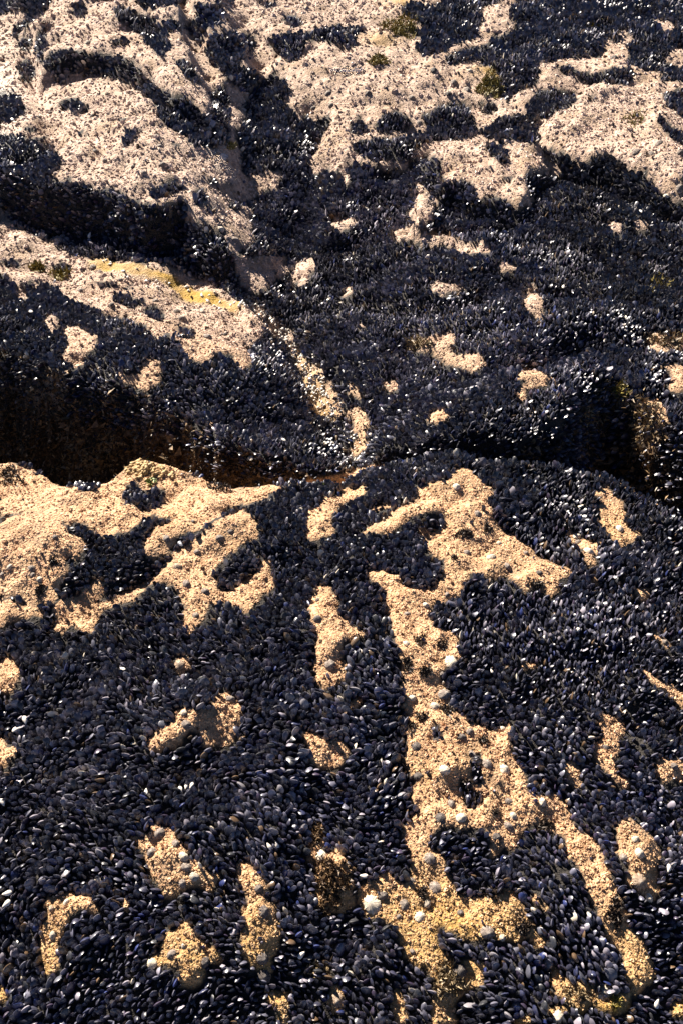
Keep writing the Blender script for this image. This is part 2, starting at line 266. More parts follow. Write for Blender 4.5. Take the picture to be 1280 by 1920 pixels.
STEPS = [  # outline, height of its edge, rise, width of the flank
 ([(-700,250),(0,330),(60,352),(120,362),(200,375),(270,398),(330,392),(385,430),(430,480),(468,535),(560,560),(900,420),(900,-60),(-700,-60)], .22, .24, .10),
 ([(60,128),(95,118),(130,112),(200,118),(250,132),(285,165),(320,195),(365,215),(385,240),(410,220),(400,160),(350,90),(340,20),(300,-90),(-40,-90),(60,60)], .33, .09, .09),
 ([(380,140),(420,160),(470,150),(480,125),(455,90),(420,60),(440,0),(900,-60),(560,-60),(380,-20),(350,50)], .26, .06, .10),
 ([(785,290),(800,272),(880,264),(1000,270),(1025,300),(1045,330),(1005,335),(1000,368),(985,390),(940,376),(890,362),(850,342),(828,345),(795,300)], .16, .10, .08),
 ([(778,350),(800,355),(822,375),(815,400),(798,420),(765,412)], .12, .10, .05),
 ([(1008,235),(1060,190),(1150,170),(1280,200),(1420,230),(1420,420),(1280,370),(1200,330),(1120,300),(1050,285)], .22, .13, .22),
 ([(600,395),(670,400),(670,425),(620,440)], .04, .05, .05),
 ([(725,430),(800,420),(860,440),(930,450),(900,480),(840,455),(760,445)], .06, .05, .05),
]
STEPS_W = [(wpoly(p, h), r, s) for p, h, r, s in STEPS]
LEDGE_R = wpoly([(-900,700),(470,700),(575,560),(560,420),(535,300),(520,150),(560,-80),(-900,-80)], .1)
def steps_h(x, y):
    z = 0 * x
    for k, (p, r, w) in enumerate(STEPS_W):
        q = r * sstep(-w * .3, w * .7, sdf(p, x, y))
        if k == 0: q = q * sstep(0, .75, sdf(LEDGE_R, x, y))
        z = z + q
    return z
cw = np.array([(*px2w(u, v, h), h) for u, v, h in CTRL])
def _tps(r2): return 0.5 * r2 * np.log(r2 + 1e-9)
n_c = len(cw)
dd = (cw[:, None, 0] - cw[None, :, 0]) ** 2 + (cw[:, None, 1] - cw[None, :, 1]) ** 2
Km = np.zeros((n_c + 3, n_c + 3)); Km[:n_c, :n_c] = _tps(dd) + 0.02 * np.eye(n_c)
Km[:n_c, n_c] = 1; Km[:n_c, n_c + 1:] = cw[:, :2]; Km[n_c, :n_c] = 1; Km[n_c + 1:, :n_c] = cw[:, :2].T
wt = np.linalg.solve(Km, np.concatenate([cw[:, 2] - steps_h(cw[:, 0], cw[:, 1]), [0, 0, 0]]))
GROOVES = [  # line, height, half width, depth
 ([(560,886),(640,872),(700,856),(780,853),(860,856),(910,866)], .03, .045, .16),
 ([(760,425),(830,440),(900,450),(960,440)], .02, .05, .07), ([(1000,360),(1060,345),(1150,370),(1250,420)], .08, .07, .06), ([(620,300),(720,330),(800,300)], .05, .06, .05),
 ([(700,560),(820,590),(960,560),(1100,590)], .02, .09, .05), ([(760,640),(860,720),(1000,690),(1100,660)], .04, .08, .05),
 ([(430,540),(520,600),(560,660),(600,740),(645,810),(668,875)], -.06, .07, .10),
 ([(150,985),(190,1050),(160,1100),(190,1150)], .04, .05, .02),
 ([(435,962),(350,1010),(270,1085),(165,1140)], .05, .035, .018),
 ([(660,850),(640,930),(660,1010)], .05, .05, .03),
 ([(100,110),(60,140),(110,300),(60,330)], .1, .07, .06),
 ([(590,240),(585,350),(540,430),(520,520)], -.02, .09, .07),
 ([(600,1500),(615,1600),(640,1720)], -.03, .07, .04),
 ([(420,30),(500,130),(470,240),(470,330)], .15, .09, .06),
 ([(205,40),(260,60),(310,110)], .25, .07, .06),
 ([(330,20),(370,80),(400,150)], .25, .06, .06),
]
GROOVES_W = [(wpoly(p, h), w, d) for p, h, w, d in GROOVES]
BUMPS = [  # pixel, height, radii, rise
 (60,1030,.05,.30,.22,.10),(420,1000,.06,.28,.14,.05),(120,940,.03,.22,.10,.03),(860,930,.06,.22,.16,.05),(350,1340,.0,.14,.10,.03),
 (300,1590,-.03,.14,.12,.03),(130,1740,-.07,.10,.16,.03),(360,1790,-.07,.12,.12,.03),(480,1720,-.06,.07,.2,.03),(1190,1610,-.04,.09,.16,.04),(620,1190,.04,.07,.2,.03),
 (620,1640,-.04,.06,.1,.04),(930,760,.06,.35,.25,.06),(700,620,-.02,.3,.3,.03),(880,560,.02,.35,.3,.04),(1080,620,.05,.3,.3,.05),(500,700,.02,.3,.2,.05),
]
BUMPS_W = [(*[float(q) for q in px2w(u, v, h)], rx, ry, a) for u, v, h, rx, ry, a in BUMPS]
LIP_L = [(-600,560),(-300,600),(-100,640),(0,660),(60,692),(150,704),(215,718),(300,755),(360,797),(420,838),(480,856),(540,872),(578,886)]
GUL_L = wpoly(LIP_L, [.1, .1, .11, .11, .11, .11, .10, .08, .05, .02, -.01, -.04, -.06]) + wpoly([(575,896),(540,906),(480,913),(435,921),(390,905),(370,890),(340,890),(320,884),(298,873),(270,869),(245,875),(222,891),(200,911),(170,926),(150,923),(110,910),(65,882),(40,870),(0,868),(-100,862),(-300,852),(-600,840)], .04)
GUL_R = wpoly([(690,842),(760,852),(850,850),(930,840),(990,812),(1050,772),(1090,735),(1110,712),(1150,708),(1200,728),(1250,760),(1300,790),(1420,830),(1700,880)], .07) + \
        wpoly([(1700,1085),(1420,1012),(1275,956),(1230,932),(1190,911),(1160,896),(1120,891),(1080,896),(1040,888),(960,888),(920,880),(880,870),(800,864),(720,864)], .04)
def gully_w(x, y):
    bk = sstep(0, .12, y - crest_y(x))
    x2 = x + .12 * fbm(x * 3, y * 3, 3, 3) * bk + .05 * fbm(x * 14, y * 14, 4, 3) * bk; y2 = y + .12 * fbm(x * 3, y * 3, 8, 3) * bk + .06 * fbm(x * 14, y * 14, 9, 3) * bk
    return sstep(0, .10, sdf(GUL_L, x2, y2)), sstep(0, .10, sdf(GUL_R, x2, y2))
def rock_h(x, y):
    z = base_h(x, y)
    wx = x + .09 * fbm(x * 4, y * 4, 61, 3); wy = y + .09 * fbm(x * 4, y * 4, 67, 3)
    z = z + steps_h(wx, wy)
    for p, w, d in GROOVES_W: z = z - d * np.exp(-(dline(p, wx, wy) / w) ** 2)
    for bx, by, rx, ry, a in BUMPS_W: z = z + a * np.exp(-((x - bx) / rx) ** 2 - ((y - by) / ry) ** 2)
    near = 1 - sstep(2.5, 4.5, y)
    z = z + (.12 - .085 * near) * fbm(x * 2.6, y * 2.6, 5, 4) + (.085 - .04 * near) * fbm(x * 6.5, y * 6.5, 19, 3) + .045 * fbm(x * 13, y * 13, 12, 4)
    gl, gr = gully_w(x, y)
    fl = -.80 + .30 * fbm(x * 5, y * 5, 21, 5)
    z = z * (1 - gl) + fl * gl
    z = z * (1 - gr) + (fl + .05) * gr
    return z, np.maximum(gl, gr)

ys = [0.15]
while ys[-1] < 13.5:
    d2 = ys[-1] ** 2 + CAM_H ** 2
    ys.append(ys[-1] + min(max(4.6 * d2 / (CAM_H * FPX), .007), .036) * (.55 if 2.95 < ys[-1] < 4.0 else 1))
ys = np.array(ys); NC = 431
ss = np.linspace(-1, 1, NC)
hw = 0.62 * np.sqrt(ys ** 2 + CAM_H ** 2)
GX = ss[None, :] * hw[:, None]; GY = np.repeat(ys[:, None], NC, 1)
GZ, GG = rock_h(GX, GY)
GZ = GZ - .009 * blur(bed(GX, GY, GZ), 2)     # the beds sit in shallow worn hollows
# the far walls of the gullies hang over: push their middle towards the sea
over = 4 * GG * (1 - GG) * sstep(.05, .2, GY - crest_y(GX))
PX = GX + .05 * fbm(GX * 9, GZ * 9, 33, 3) * sstep(.02, .3, GG)
PY = GY - over * (.13 + .16 * fbm(GX * 5, GZ * 7, 35, 4)) + .10 * fbm(GX * 12, GZ * 12, 36, 3) * sstep(.02, .3, GG)
dux = np.gradient(PX, axis=1); duy = np.gradient(PY, axis=1); duz = np.gradient(GZ, axis=1)
dvx = np.gradient(PX, axis=0); dvy = np.gradient(PY, axis=0); dvz = np.gradient(GZ, axis=0)
NRM = np.stack([duy * dvz - duz * dvy, duz * dvx - dux * dvz, dux * dvy - duy * dvx], -1)
for _ in range(2):
    q = np.pad(NRM / (np.linalg.norm(NRM, axis=2, keepdims=True) + 1e-12), ((1, 1), (1, 1), (0, 0)), mode='edge')
    NRM = q[:-2, 1:-1] + q[2:, 1:-1] + q[1:-1, :-2] + q[1:-1, 2:] + q[1:-1, 1:-1]
def gi(x, y):
    r = np.clip(np.interp(y, ys, np.arange(len(ys))), 0, len(ys) - 1.001)
    h = 0.62 * np.sqrt(y ** 2 + CAM_H ** 2)
    c = np.clip((x / h + 1) / 2 * (NC - 1), 0, NC - 1.001)
    return r, c
def bil(Gd, x, y):
    r, c = gi(x, y); i = r.astype(int); j = c.astype(int); a = r - i; b = c - j
    return (Gd[i, j] * (1 - b) + Gd[i, j + 1] * b) * (1 - a) + (Gd[i + 1, j] * (1 - b) + Gd[i + 1, j + 1] * b) * a
def surf(x, y):
    x = np.asarray(x, float); y = np.asarray(y, float)
    n = np.stack([bil(NRM[..., k], x, y) for k in range(3)], -1)
    return bil(GZ, x, y), n / np.linalg.norm(n, axis=1, keepdims=True)
def spot(x, y):                             # where a plan position lies on the overhanging rock
    return np.stack([bil(PX, x, y), bil(PY, x, y), bil(GZ, x, y)], -1)
def by_area(dens, wgt):
    """plan positions scattered evenly over the true (also steep) area of the rock; wgt = chance per cell"""
    e1 = np.stack([PX[:-1, 1:] - PX[:-1, :-1], PY[:-1, 1:] - PY[:-1, :-1], GZ[:-1, 1:] - GZ[:-1, :-1]], -1)
    e2 = np.stack([PX[1:, :-1] - PX[:-1, :-1], PY[1:, :-1] - PY[:-1, :-1], GZ[1:, :-1] - GZ[:-1, :-1]], -1)
    ar = np.linalg.norm(np.cross(e1, e2), axis=2) * wgt[:-1, :-1]
    cnt = rng.poisson(ar * dens).ravel(); idx = np.repeat(np.arange(len(cnt)), cnt); i, j = np.divmod(idx, NC - 1)
    a, b = rng.random(len(i)), rng.random(len(i))
    yy = ys[i] * (1 - a) + ys[i + 1] * a
    return np.stack([(ss[j] + (ss[1] - ss[0]) * b) * .62 * np.sqrt(yy ** 2 + CAM_H ** 2), yy], -1)
def pick(u, v):
    """the point of the rock seen at a photo pixel (march along the ray)"""
    a = (u - 640) / FPX; b = -(v - 960) / FPX
    d = np.array([a, cp + b * sp, -sp + b * cp])
    ts = np.geomspace(2.0, 14, 1100)
    P = np.array([0, 0, CAM_H])[None] + ts[:, None] * d[None]
    zz = bil(GZ, P[:, 0], P[:, 1])
    k = np.argmax(P[:, 2] < zz)
    if k == 0: k = len(ts) - 1
    return P[k, 0], P[k, 1]

# ------------------------------------------------------------------ material helpers
def new_mat(name):
    m = bpy.data.materials.new(name); m.use_nodes = True
    nt = m.node_tree; b = nt.nodes['Principled BSDF']
    return m, nt, b
def nd(nt, t, **kw):
    n = nt.nodes.new(t)
    for k, v in kw.items():
        if k.startswith('i_'):
            n.inputs[k[2:].replace('_', ' ')].default_value = v
        else: setattr(n, k, v)
    return n
def mixc(nt, fac, a, b, mode='MIX'):
    n = nt.nodes.new('ShaderNodeMix'); n.data_type = 'RGBA'; n.blend_type = mode
    for s, k in ((fac, 0), (a, 6), (b, 7)):
        if hasattr(s, 'is_output'): nt.links.new(s, n.inputs[k])
        elif k == 0: n.inputs[0].default_value = s
        else: n.inputs[k].default_value = (*s, 1)
    return n.outputs[2]
def math_n(nt, op, a, b=None):
    n = nt.nodes.new('ShaderNodeMath'); n.operation = op
    for s, k in ((a, 0), (b, 1)):
        if s is None: continue
        if hasattr(s, 'is_output'): nt.links.new(s, n.inputs[k])
        else: n.inputs[k].default_value = s
    return n.outputs[0]
def ramp(nt, fac, *stops):
    n = nt.nodes.new('ShaderNodeValToRGB'); nt.links.new(fac, n.inputs[0])
    el = n.color_ramp.elements
    while len(el) < len(stops): el.new(0.5)
    for e, (p, c) in zip(el, stops):
        e.position = p; e.color = (c, c, c, 1) if isinstance(c, (int, float)) else (*c, 1)
    return n.outputs[0]
def mesh_obj(name, V, Fc, mat, smooth=True, parent=None, link=True, fsizes=None):
    me = bpy.data.meshes.new(name)
    if isinstance(Fc, np.ndarray):
        k = Fc.shape[1]; nf = len(Fc)
        me.vertices.add(len(V)); me.vertices.foreach_set('co', np.asarray(V, np.float32).ravel())
        me.loops.add(nf * k); me.loops.foreach_set('vertex_index', Fc.astype(np.int32).ravel())
        me.polygons.add(nf); me.polygons.foreach_set('loop_start', np.arange(0, nf * k, k, dtype=np.int32))
        me.update(calc_edges=True)
    else:
        me.from_pydata([tuple(map(float, p)) for p in V], [], Fc)
    me.polygons.foreach_set('use_smooth', np.full(len(me.polygons), smooth))
    me.materials.append(mat)
    if not link: return me
    o = bpy.data.objects.new(name, me); COL.objects.link(o); o.parent = parent
    return o
def set_col(me, name, arr):
    at = me.color_attributes.new(name, 'FLOAT_COLOR', 'POINT')
    at.data.foreach_set('color', np.asarray(arr, np.float32).ravel())
def tag(o, label, cat=None, group=None, kind=None):
    o['label'] = label
    if cat: o['category'] = cat
    if group: o['group'] = group
    if kind: o['kind'] = kind
    return o

# ------------------------------------------------------------------ rock material (colour from the rock's own cover: barnacles, film of algae, byssus mud; gully shade is painted in)
M_rock, nt, bs = new_mat('barnacled_rock')
tc = nd(nt, 'ShaderNodeTexCoord'); P = tc.outputs['Object']
cov = nd(nt, 'ShaderNodeVertexColor', layer_name='cover')
sep = nd(nt, 'ShaderNodeSeparateColor'); nt.links.new(cov.outputs[0], sep.inputs[0])
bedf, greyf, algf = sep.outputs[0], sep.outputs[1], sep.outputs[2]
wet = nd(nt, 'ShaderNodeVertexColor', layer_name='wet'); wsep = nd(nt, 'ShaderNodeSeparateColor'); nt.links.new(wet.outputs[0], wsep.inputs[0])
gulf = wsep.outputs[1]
def tex(kind, scale, **kw):
    n = nd(nt, kind, **kw); n.inputs['Scale'].default_value = scale; nt.links.new(P, n.inputs['Vector']); return n
n1 = tex('ShaderNodeTexNoise', 5); n1.inputs['Detail'].default_value = 6
n2 = tex('ShaderNodeTexNoise', 38); n2.inputs['Detail'].default_value = 5
n4 = tex('ShaderNodeTexNoise', 15); n4.inputs['Detail'].default_value = 5
n3 = tex('ShaderNodeTexNoise', 180); n3.inputs['Detail'].default_value = 3
v1 = tex('ShaderNodeTexVoronoi', 95); v2 = tex('ShaderNodeTexVoronoi', 210)
warm = mixc(nt, ramp(nt, n2.outputs[0], (.35, 0), (.65, 1)), (.34, .195, .10), (.56, .355, .20))
grey = mixc(nt, ramp(nt, n2.outputs[0], (.35, 0), (.65, 1)), (.27, .19, .145), (.50, .37, .29))
c = mixc(nt, greyf, warm, grey)
c = mixc(nt, math_n(nt, 'MULTIPLY', ramp(nt, n1.outputs[0], (.50, 0), (.66, 1)), .55), c, (.21, .135, .07))
spk = ramp(nt, v1.outputs['Distance'], (.12, 1), (.30, 0))
c = mixc(nt, math_n(nt, 'MULTIPLY', spk, .28), c, (.70, .60, .46))
crv = ramp(nt, n3.outputs[0], (.33, 1), (.44, 0))
c = mixc(nt, math_n(nt, 'MULTIPLY', crv, .6), c, (.12, .08, .05))
c = mixc(nt, math_n(nt, 'MULTIPLY', ramp(nt, n4.outputs[0], (.34, 1), (.47, 0)), .55), c, (.17, .115, .075))
c = mixc(nt, math_n(nt, 'MULTIPLY', algf, ramp(nt, n1.outputs[0], (.32, .45), (.55, 1.0))), c, (.27, .155, .008))
c = mixc(nt, gulf, c, mixc(nt, ramp(nt, n1.outputs[0], (.4, 0), (.6, 1)), (.012, .009, .006), (.04, .025, .014)))  # gully walls: brown algae, darkened further as painted shade
c = mixc(nt, bedf, c, (.018, .015, .013))
nt.links.new(c, bs.inputs['Base Color'])
rg = nd(nt, 'ShaderNodeMapRange'); nt.links.new(wsep.outputs[0], rg.inputs[0]); rg.inputs[3].default_value = .9; rg.inputs[4].default_value = .33
nt.links.new(rg.outputs[0], bs.inputs['Roughness'])
bs.inputs['Specular IOR Level'].default_value = .4
hgt = math_n(nt, 'ADD', math_n(nt, 'MULTIPLY', ramp(nt, v1.outputs['Distance'], (.0, 1), (.55, 0)), .55),
             math_n(nt, 'ADD', math_n(nt, 'MULTIPLY', ramp(nt, v2.outputs['Distance'], (0, 1), (.5, 0)), .3), math_n(nt, 'ADD', math_n(nt, 'MULTIPLY', n2.outputs[0], 1.1), math_n(nt, 'MULTIPLY', n4.outputs[0], 2.2))))
bp = nd(nt, 'ShaderNodeBump'); bp.inputs['Strength'].default_value = .85; bp.inputs['Distance'].default_value = .009
nt.links.new(hgt, bp.inputs['Height']); nt.links.new(bp.outputs[0], bs.inputs['Normal'])

# ------------------------------------------------------------------ the rock meshes
nr = len(ys)
MB = bed(GX, GY, GZ)
U, Vp, _ = w2px(GX, GY, GZ)
greyA = np.clip(sstep(2.9, 4.6, GY) + .5 * fbm(GX * 1.5, GY * 1.5, 77, 3), 0, 1)
algA = np.clip(sstep(1500, 1850, Vp) * (GY < 2.4) * .6 + 1.2 * fbm(GX * 3, GY * 3, 78, 3) - .1, 0, 1) * (GY < 3.0)
pool_d = dline(wpoly([(190,497),(255,515),(330,530),(390,555),(445,575)], -.03), GX, GY)
algA = np.maximum(algA, 1.0 - sstep(.03, .06, pool_d + .09 * fbm(GX * 7, GY * 7, 15, 3)))
crk_d = dline(wpoly([(560,655),(590,720),(610,780)], -.12), GX, GY)
algA = np.maximum(algA, .4 * (1 - sstep(.02, .08, crk_d)))
for pu, pv, pr in ((750, 50, .14), (1110, 45, .12), (710, 115, .12), (918, 160, .14)):
    qx, qy = px2w(pu, pv, .15); algA = np.maximum(algA, .9 * np.exp(-((GX - qx) ** 2 + (GY - qy) ** 2) / pr ** 2))
wetA = np.maximum(.5 * np.exp(-((U + 5) / 60) ** 2 - ((Vp - 190) / 110) ** 2), (1 - sstep(.04, .16, pool_d)) * .15)
wetA = np.maximum(wetA, .8 * (1 - sstep(.05, .14, dline(wpoly([(390,290),(430,300)], .2), GX, GY))))
cover = np.stack([sstep(.35, .75, MB), greyA, algA, sstep(.03, .35, GG)], -1)
wet_shadeC = np.stack([wetA, sstep(.02, .2, GG), wetA, np.ones_like(wetA)], -1)  # wetness, plus the gully mask that carries the painted shade
def rock_part(name, keep):
    idx = np.arange(nr * NC).reshape(nr, NC)
    q = np.stack([idx[:-1, :-1], idx[:-1, 1:], idx[1:, 1:], idx[1:, :-1]], -1).reshape(-1, 4)[keep.ravel()]
    used, inv = np.unique(q, return_inverse=True)
    V = np.stack([PX, PY, GZ], -1).reshape(-1, 3)[used]
    o = mesh_obj(name, V, inv.reshape(-1, 4), M_rock)
    set_col(o.data, 'cover', cover.reshape(-1, 4)[used]); set_col(o.data, 'wet', wet_shadeC.reshape(-1, 4)[used])
    return o
cy = (GY[:-1, :-1] + GY[1:, 1:]) / 2; cx = (GX[:-1, :-1] + GX[1:, 1:]) / 2
is_front = cy < crest_y(cx) + .14
tag(rock_part('foreground_rock', is_front), 'rounded near rock slab with tan barnacled strips between black mussel beds', kind='structure')
tag(rock_part('background_rock', ~is_front), 'ledged tan rock shelf rising beyond the dark gully', kind='structure')
gm, gnt, gb = new_mat('far_rock'); gn = nd(gnt, 'ShaderNodeTexNoise'); gn.inputs['Scale'].default_value = 3
gnt.links.new(mixc(gnt, gn.outputs[0], (.2, .16, .12), (.36, .3, .23)), gb.inputs['Base Color']); gb.inputs['Roughness'].default_value = .9
g = mesh_obj('ground', [(-400, -60, -1.3), (400, -60, -1.3), (400, 900, -1.3), (-400, 900, -1.3)], [(0, 1, 2, 3)], gm)
tag(g, 'rocky shore spreading out beneath and beyond the ledges', kind='structure')

# ------------------------------------------------------------------ mussels
def shell_shape(ts, half, bend=.05, wid=.275, thk=.145):
    """two valves meeting in a sharp seam: pointed beak at 0, rounded gaping edge at 1"""
    V, Tt, tri = [], [], []
    for side in (1, -1):
        o_ = len(V); V.append((0, 0, 0)); Tt.append(0)
        for t in ts:
            w_ = wid * (t / .6) ** .7 if t < .6 else wid * max(1 - ((t - .6) / .41) ** 2, 0) ** .5
            h_ = thk * ((t / .45) ** .8 if t < .45 else max(1 - ((t - .45) / .56) ** 2.3, 0))
            cx_ = bend * math.sin(math.pi * t)
            for k in range(half + 1):
                th = math.pi * k / half; s_ = math.sin(th)
                V.append((cx_ + w_ * math.cos(th), side * h_ * s_ ** 1.25, t)); Tt.append(t)
        V.append((0, 0, 1.0)); Tt.append(1); L = len(V) - 1; n_ = half + 1; T_ = []
        for k in range(half): T_.append((o_, o_ + 2 + k, o_ + 1 + k))
        for r in range(len(ts) - 1):
            for k in range(half):
                a = o_ + 1 + r * n_ + k; T_ += [(a, a + 1, a + n_ + 1), (a, a + n_ + 1, a + n_)]
        e_ = o_ + 1 + (len(ts) - 1) * n_
        for k in range(half): T_.append((e_ + k, e_ + k + 1, L))
        tri += T_ if side > 0 else [q[::-1] for q in T_]
    return np.array(V), np.array(tri), np.array(Tt)
HI = shell_shape([.45, .78, .95], 4)
MID = shell_shape([.50, .90], 3)
LOW = shell_shape([.50, .90], 2, thk=.155)

M_shell, nt, bs = new_mat('mussel_shell')
vc_ = nd(nt, 'ShaderNodeVertexColor', layer_name='shell')
tc = nd(nt, 'ShaderNodeTexCoord'); ge = nd(nt, 'ShaderNodeNewGeometry')
nz = nd(nt, 'ShaderNodeTexNoise'); nz.inputs['Scale'].default_value = 120; nz.inputs['Detail'].default_value = 4; nt.links.new(ge.outputs['Position'], nz.inputs['Vector'])
c = mixc(nt, math_n(nt, 'MULTIPLY', ramp(nt, nz.outputs[0], (.50, 0), (.72, 1)), .25), vc_.outputs[0], (.10, .095, .095))
um = nd(nt, 'ShaderNodeMapRange'); nt.links.new(vc_.outputs[1], um.inputs[0]); um.inputs[1].default_value = .05; um.inputs[2].default_value = .32; um.inputs[3].default_value = .55; um.inputs[4].default_value = 0
c = mixc(nt, um.outputs[0], c, (.10, .09, .095))
nt.links.new(c, bs.inputs['Base Color'])
gw = nd(nt, 'ShaderNodeMath', operation='SINE'); nt.links.new(math_n(nt, 'MULTIPLY', vc_.outputs[1], 70.0), gw.inputs[0])
bp = nd(nt, 'ShaderNodeBump'); bp.inputs['Strength'].default_value = .10; bp.inputs['Distance'].default_value = .0008
nt.links.new(math_n(nt, 'ADD', gw.outputs[0], math_n(nt, 'MULTIPLY', nz.outputs[0], 2.0)), bp.inputs['Height']); nt.links.new(bp.outputs[0], bs.inputs['Normal'])
rr = ramp(nt, nz.outputs[0], (.3, .31), (.7, .46)); nt.links.new(rr, bs.inputs['Roughness'])
bs.inputs['Specular IOR Level'].default_value = .75

def shell_colors(n, x, y):
    r = rng.random(n) + .34 * fbm(x * 2.2, y * 2.2, 140, 3) + .16 * np.exp(-((x + .80) / .16) ** 2 - ((y - 1.75) / .35) ** 2)
    cl = np.empty((n, 3)); j = rng.random((n, 1))
    cl[:] = np.array([.008, .0085, .016]) + j * np.array([.018, .018, .036])
    k = rng.random(n) < .12; cl[k] = np.array([.030, .022, .045])
    k = rng.random(n) < .05; cl[k] = np.array([.012, .020, .085])
    k = r > .72; cl[k] = (np.array([.045, .045, .070]) + j * np.array([.05, .05, .06]))[k]
    k = r > .93; cl[k] = (np.array([.12, .11, .14]) + j * np.array([.12, .11, .12]))[k]
    k = rng.random(n) < .03; cl[k] = np.array([.09, .055, .030])
    cl *= (1 + 1.5 * fbm(x * 1.3, y * 1.3, 150, 3))[:, None]
    k = rng.random(n) < .007; cl[k] = np.array([.50, .44, .36])
    return cl
# scatter: jittered hexagonal lattice whose spacing follows the age of the beds
def lattice(s, y0, y1, xm):
    yy = np.arange(y0, y1, s * .87); out = []
    for i, yv in enumerate(yy):
        wdt = xm(yv); xx = np.arange(-wdt, wdt, s) + (i % 2) * s * .5
        out.append(np.stack([xx, np.full(len(xx), yv)], -1))
    p = np.concatenate(out); return p + rng.normal(0, .19 * s, p.shape)
pts = []
BANDS = [(.62, 2.1, .0150), (2.1, 3.2, .0155), (3.2, 4.4, .0170), (4.4, 5.8, .0190), (5.8, 7.6, .0225), (7.6, 10.6, .028)]
for y0, y1, s in BANDS:
    xm = lambda yv: .375 * math.sqrt(yv * yv + CAM_H ** 2) + .10
    p = lattice(s, y0, y1, xm); pts.append(np.column_stack([p, np.full(len(p), s)]))
    for rep in range(2):                    # steep faces carry more shells per square metre of plan
        q = lattice(s, y0, y1, xm); _, nn = surf(q[:, 0], q[:, 1])
        k = rng.random(len(q)) < np.clip((1 / np.maximum(nn[:, 2], .2) - 1.15) / 2, 0, 1); q = q[k]
        pts.append(np.column_stack([q, np.full(len(q), s)]))
BACKW = sstep(.04, .10, GY - crest_y(GX)) * (np.abs(GX) < 2.6)
wq = by_area(2600, BACKW * (GG > .02) * ((GG < .25) + .35 * ((GG >= .25) & (GG < .8))) * (fbm(GX * 5, GZ * 6, 71, 3) > -.10))
n_wall = len(wq); pts.append(np.column_stack([wq, np.full(n_wall, .017)]))
pts = np.concatenate(pts)
z, nn = surf(pts[:, 0], pts[:, 1])
bm = np.minimum(bed(pts[:, 0], pts[:, 1], z), bed(pts[:, 0], pts[:, 1], z + .020))
wall = np.arange(len(bm)) >= len(bm) - n_wall
keep = (bm > .5 + .13 * rng.normal(size=len(bm))) | wall
stray = (bm <= .5) & (rng.random(len(bm)) < .008 + .32 * np.clip(bm, 0, .5) * (bm > .05) + .006 * (pts[:, 1] > 3))
CRK = wpoly([(490,565),(540,610),(580,700),(620,780),(665,860)], -.1)
stray |= (bm <= .5) & (dline(CRK, pts[:, 0], pts[:, 1]) < .16) & (fbm(pts[:, 0] * 11, pts[:, 1] * 11, 401, 3) > .02)
hole = (fbm(pts[:, 0] * 5, pts[:, 1] * 5, 55, 3) > .30) & (rng.random(len(bm)) < .5)
gv = bil(GG, pts[:, 0], pts[:, 1])
keep = ((keep & ~hole) | stray) & ~((gv > .9) & (rng.random(len(bm)) < .85))
pts, z, nn, bm = pts[keep], z[keep], nn[keep], bm[keep]
N = len(pts); x, y, sp_ = pts[:, 0], pts[:, 1], pts[:, 2]
slant = np.sqrt(x ** 2 + y ** 2 + (CAM_H - z) ** 2)
phi = 4.5 * fbm(x * .9, y * .9, 101, 3) + 4.0 * fbm(x * 5, y * 5, 111, 2) + rng.normal(0, .42, N) + .35
lean = np.clip(rng.normal(4, 14, N), -45, 45) + rng.choice([0] * 24 + [40, -40], N); tilt = np.radians(90 - np.abs(lean))
size = (.6 * sp_ + .4 * .0155) * 2.52 * np.exp(rng.normal(-.01, .16, N)).clip(.6, 1.4) * (1 + .6 * fbm(x * 2, y * 2, 120, 3))
size *= np.where(bm < .8, np.where(bm < .45, .6, .78), 1.0)
ref = np.stack([np.cos(phi), np.sin(phi), np.zeros(N)], -1)
tg = ref - nn * np.sum(ref * nn, 1, keepdims=True); tg /= np.linalg.norm(tg, axis=1, keepdims=True)
bt_ = np.cross(nn, tg); ln2 = np.radians(rng.normal(0, 11, N))
ax = nn * np.cos(np.radians(lean))[:, None] + bt_ * np.sin(np.radians(lean))[:, None] + tg * np.tan(ln2)[:, None]
ax /= np.linalg.norm(ax, axis=1, keepdims=True)
Ya = np.cross(ax, tg); Ya /= np.linalg.norm(Ya, axis=1, keepdims=True); Xa = np.cross(Ya, ax)
base = spot(x, y) - ax * (size * (.62 - .36 * rng.random(N)))[:, None]
colr = shell_colors(N, x, y)
u, v, f = w2px(x, y, z)
inview = (u > 6) & (u < 1274) & (v > 6) & (v < 1914) & (y < crest_y(x))
score = np.where(inview & (bm > .5), size / slant, 0)
chosen = np.argsort(-score)[:300]
is_ch = np.zeros(N, bool); is_ch[chosen] = True
wv, tv = np.exp(rng.normal(0, .10, N)), np.exp(rng.normal(0, .12, N))
Vs, Fs, Cs, off = [], [], [], 0
for (sh, sel) in ((HI, (~is_ch) & (slant < 3.1)), (MID, (~is_ch) & (slant >= 3.1) & (slant < 5.0)), (LOW, (~is_ch) & (slant >= 5.0))):
    sv, sf, stt = sh; i = np.where(sel)[0]
    loc = sv[None] * size[i, None, None]
    wp = base[i, None] + loc[..., :1] * wv[i, None, None] * Xa[i, None] + loc[..., 1:2] * tv[i, None, None] * Ya[i, None] + loc[..., 2:3] * ax[i, None]
    Vs.append(wp.reshape(-1, 3)); nv = len(sv)
    Fs.append((sf[None] + (np.arange(len(i)) * nv)[:, None, None]).reshape(-1, 3) + off); off += nv * len(i)
    cc = np.empty((len(i), nv, 4)); cc[..., :3] = colr[i, None]; cc[..., 3] = stt[None]
    Cs.append(cc.reshape(-1, 4))
mb = mesh_obj('mussel_bed', np.concatenate(Vs), np.concatenate(Fs), M_shell)
set_col(mb.data, 'shell', np.concatenate(Cs))
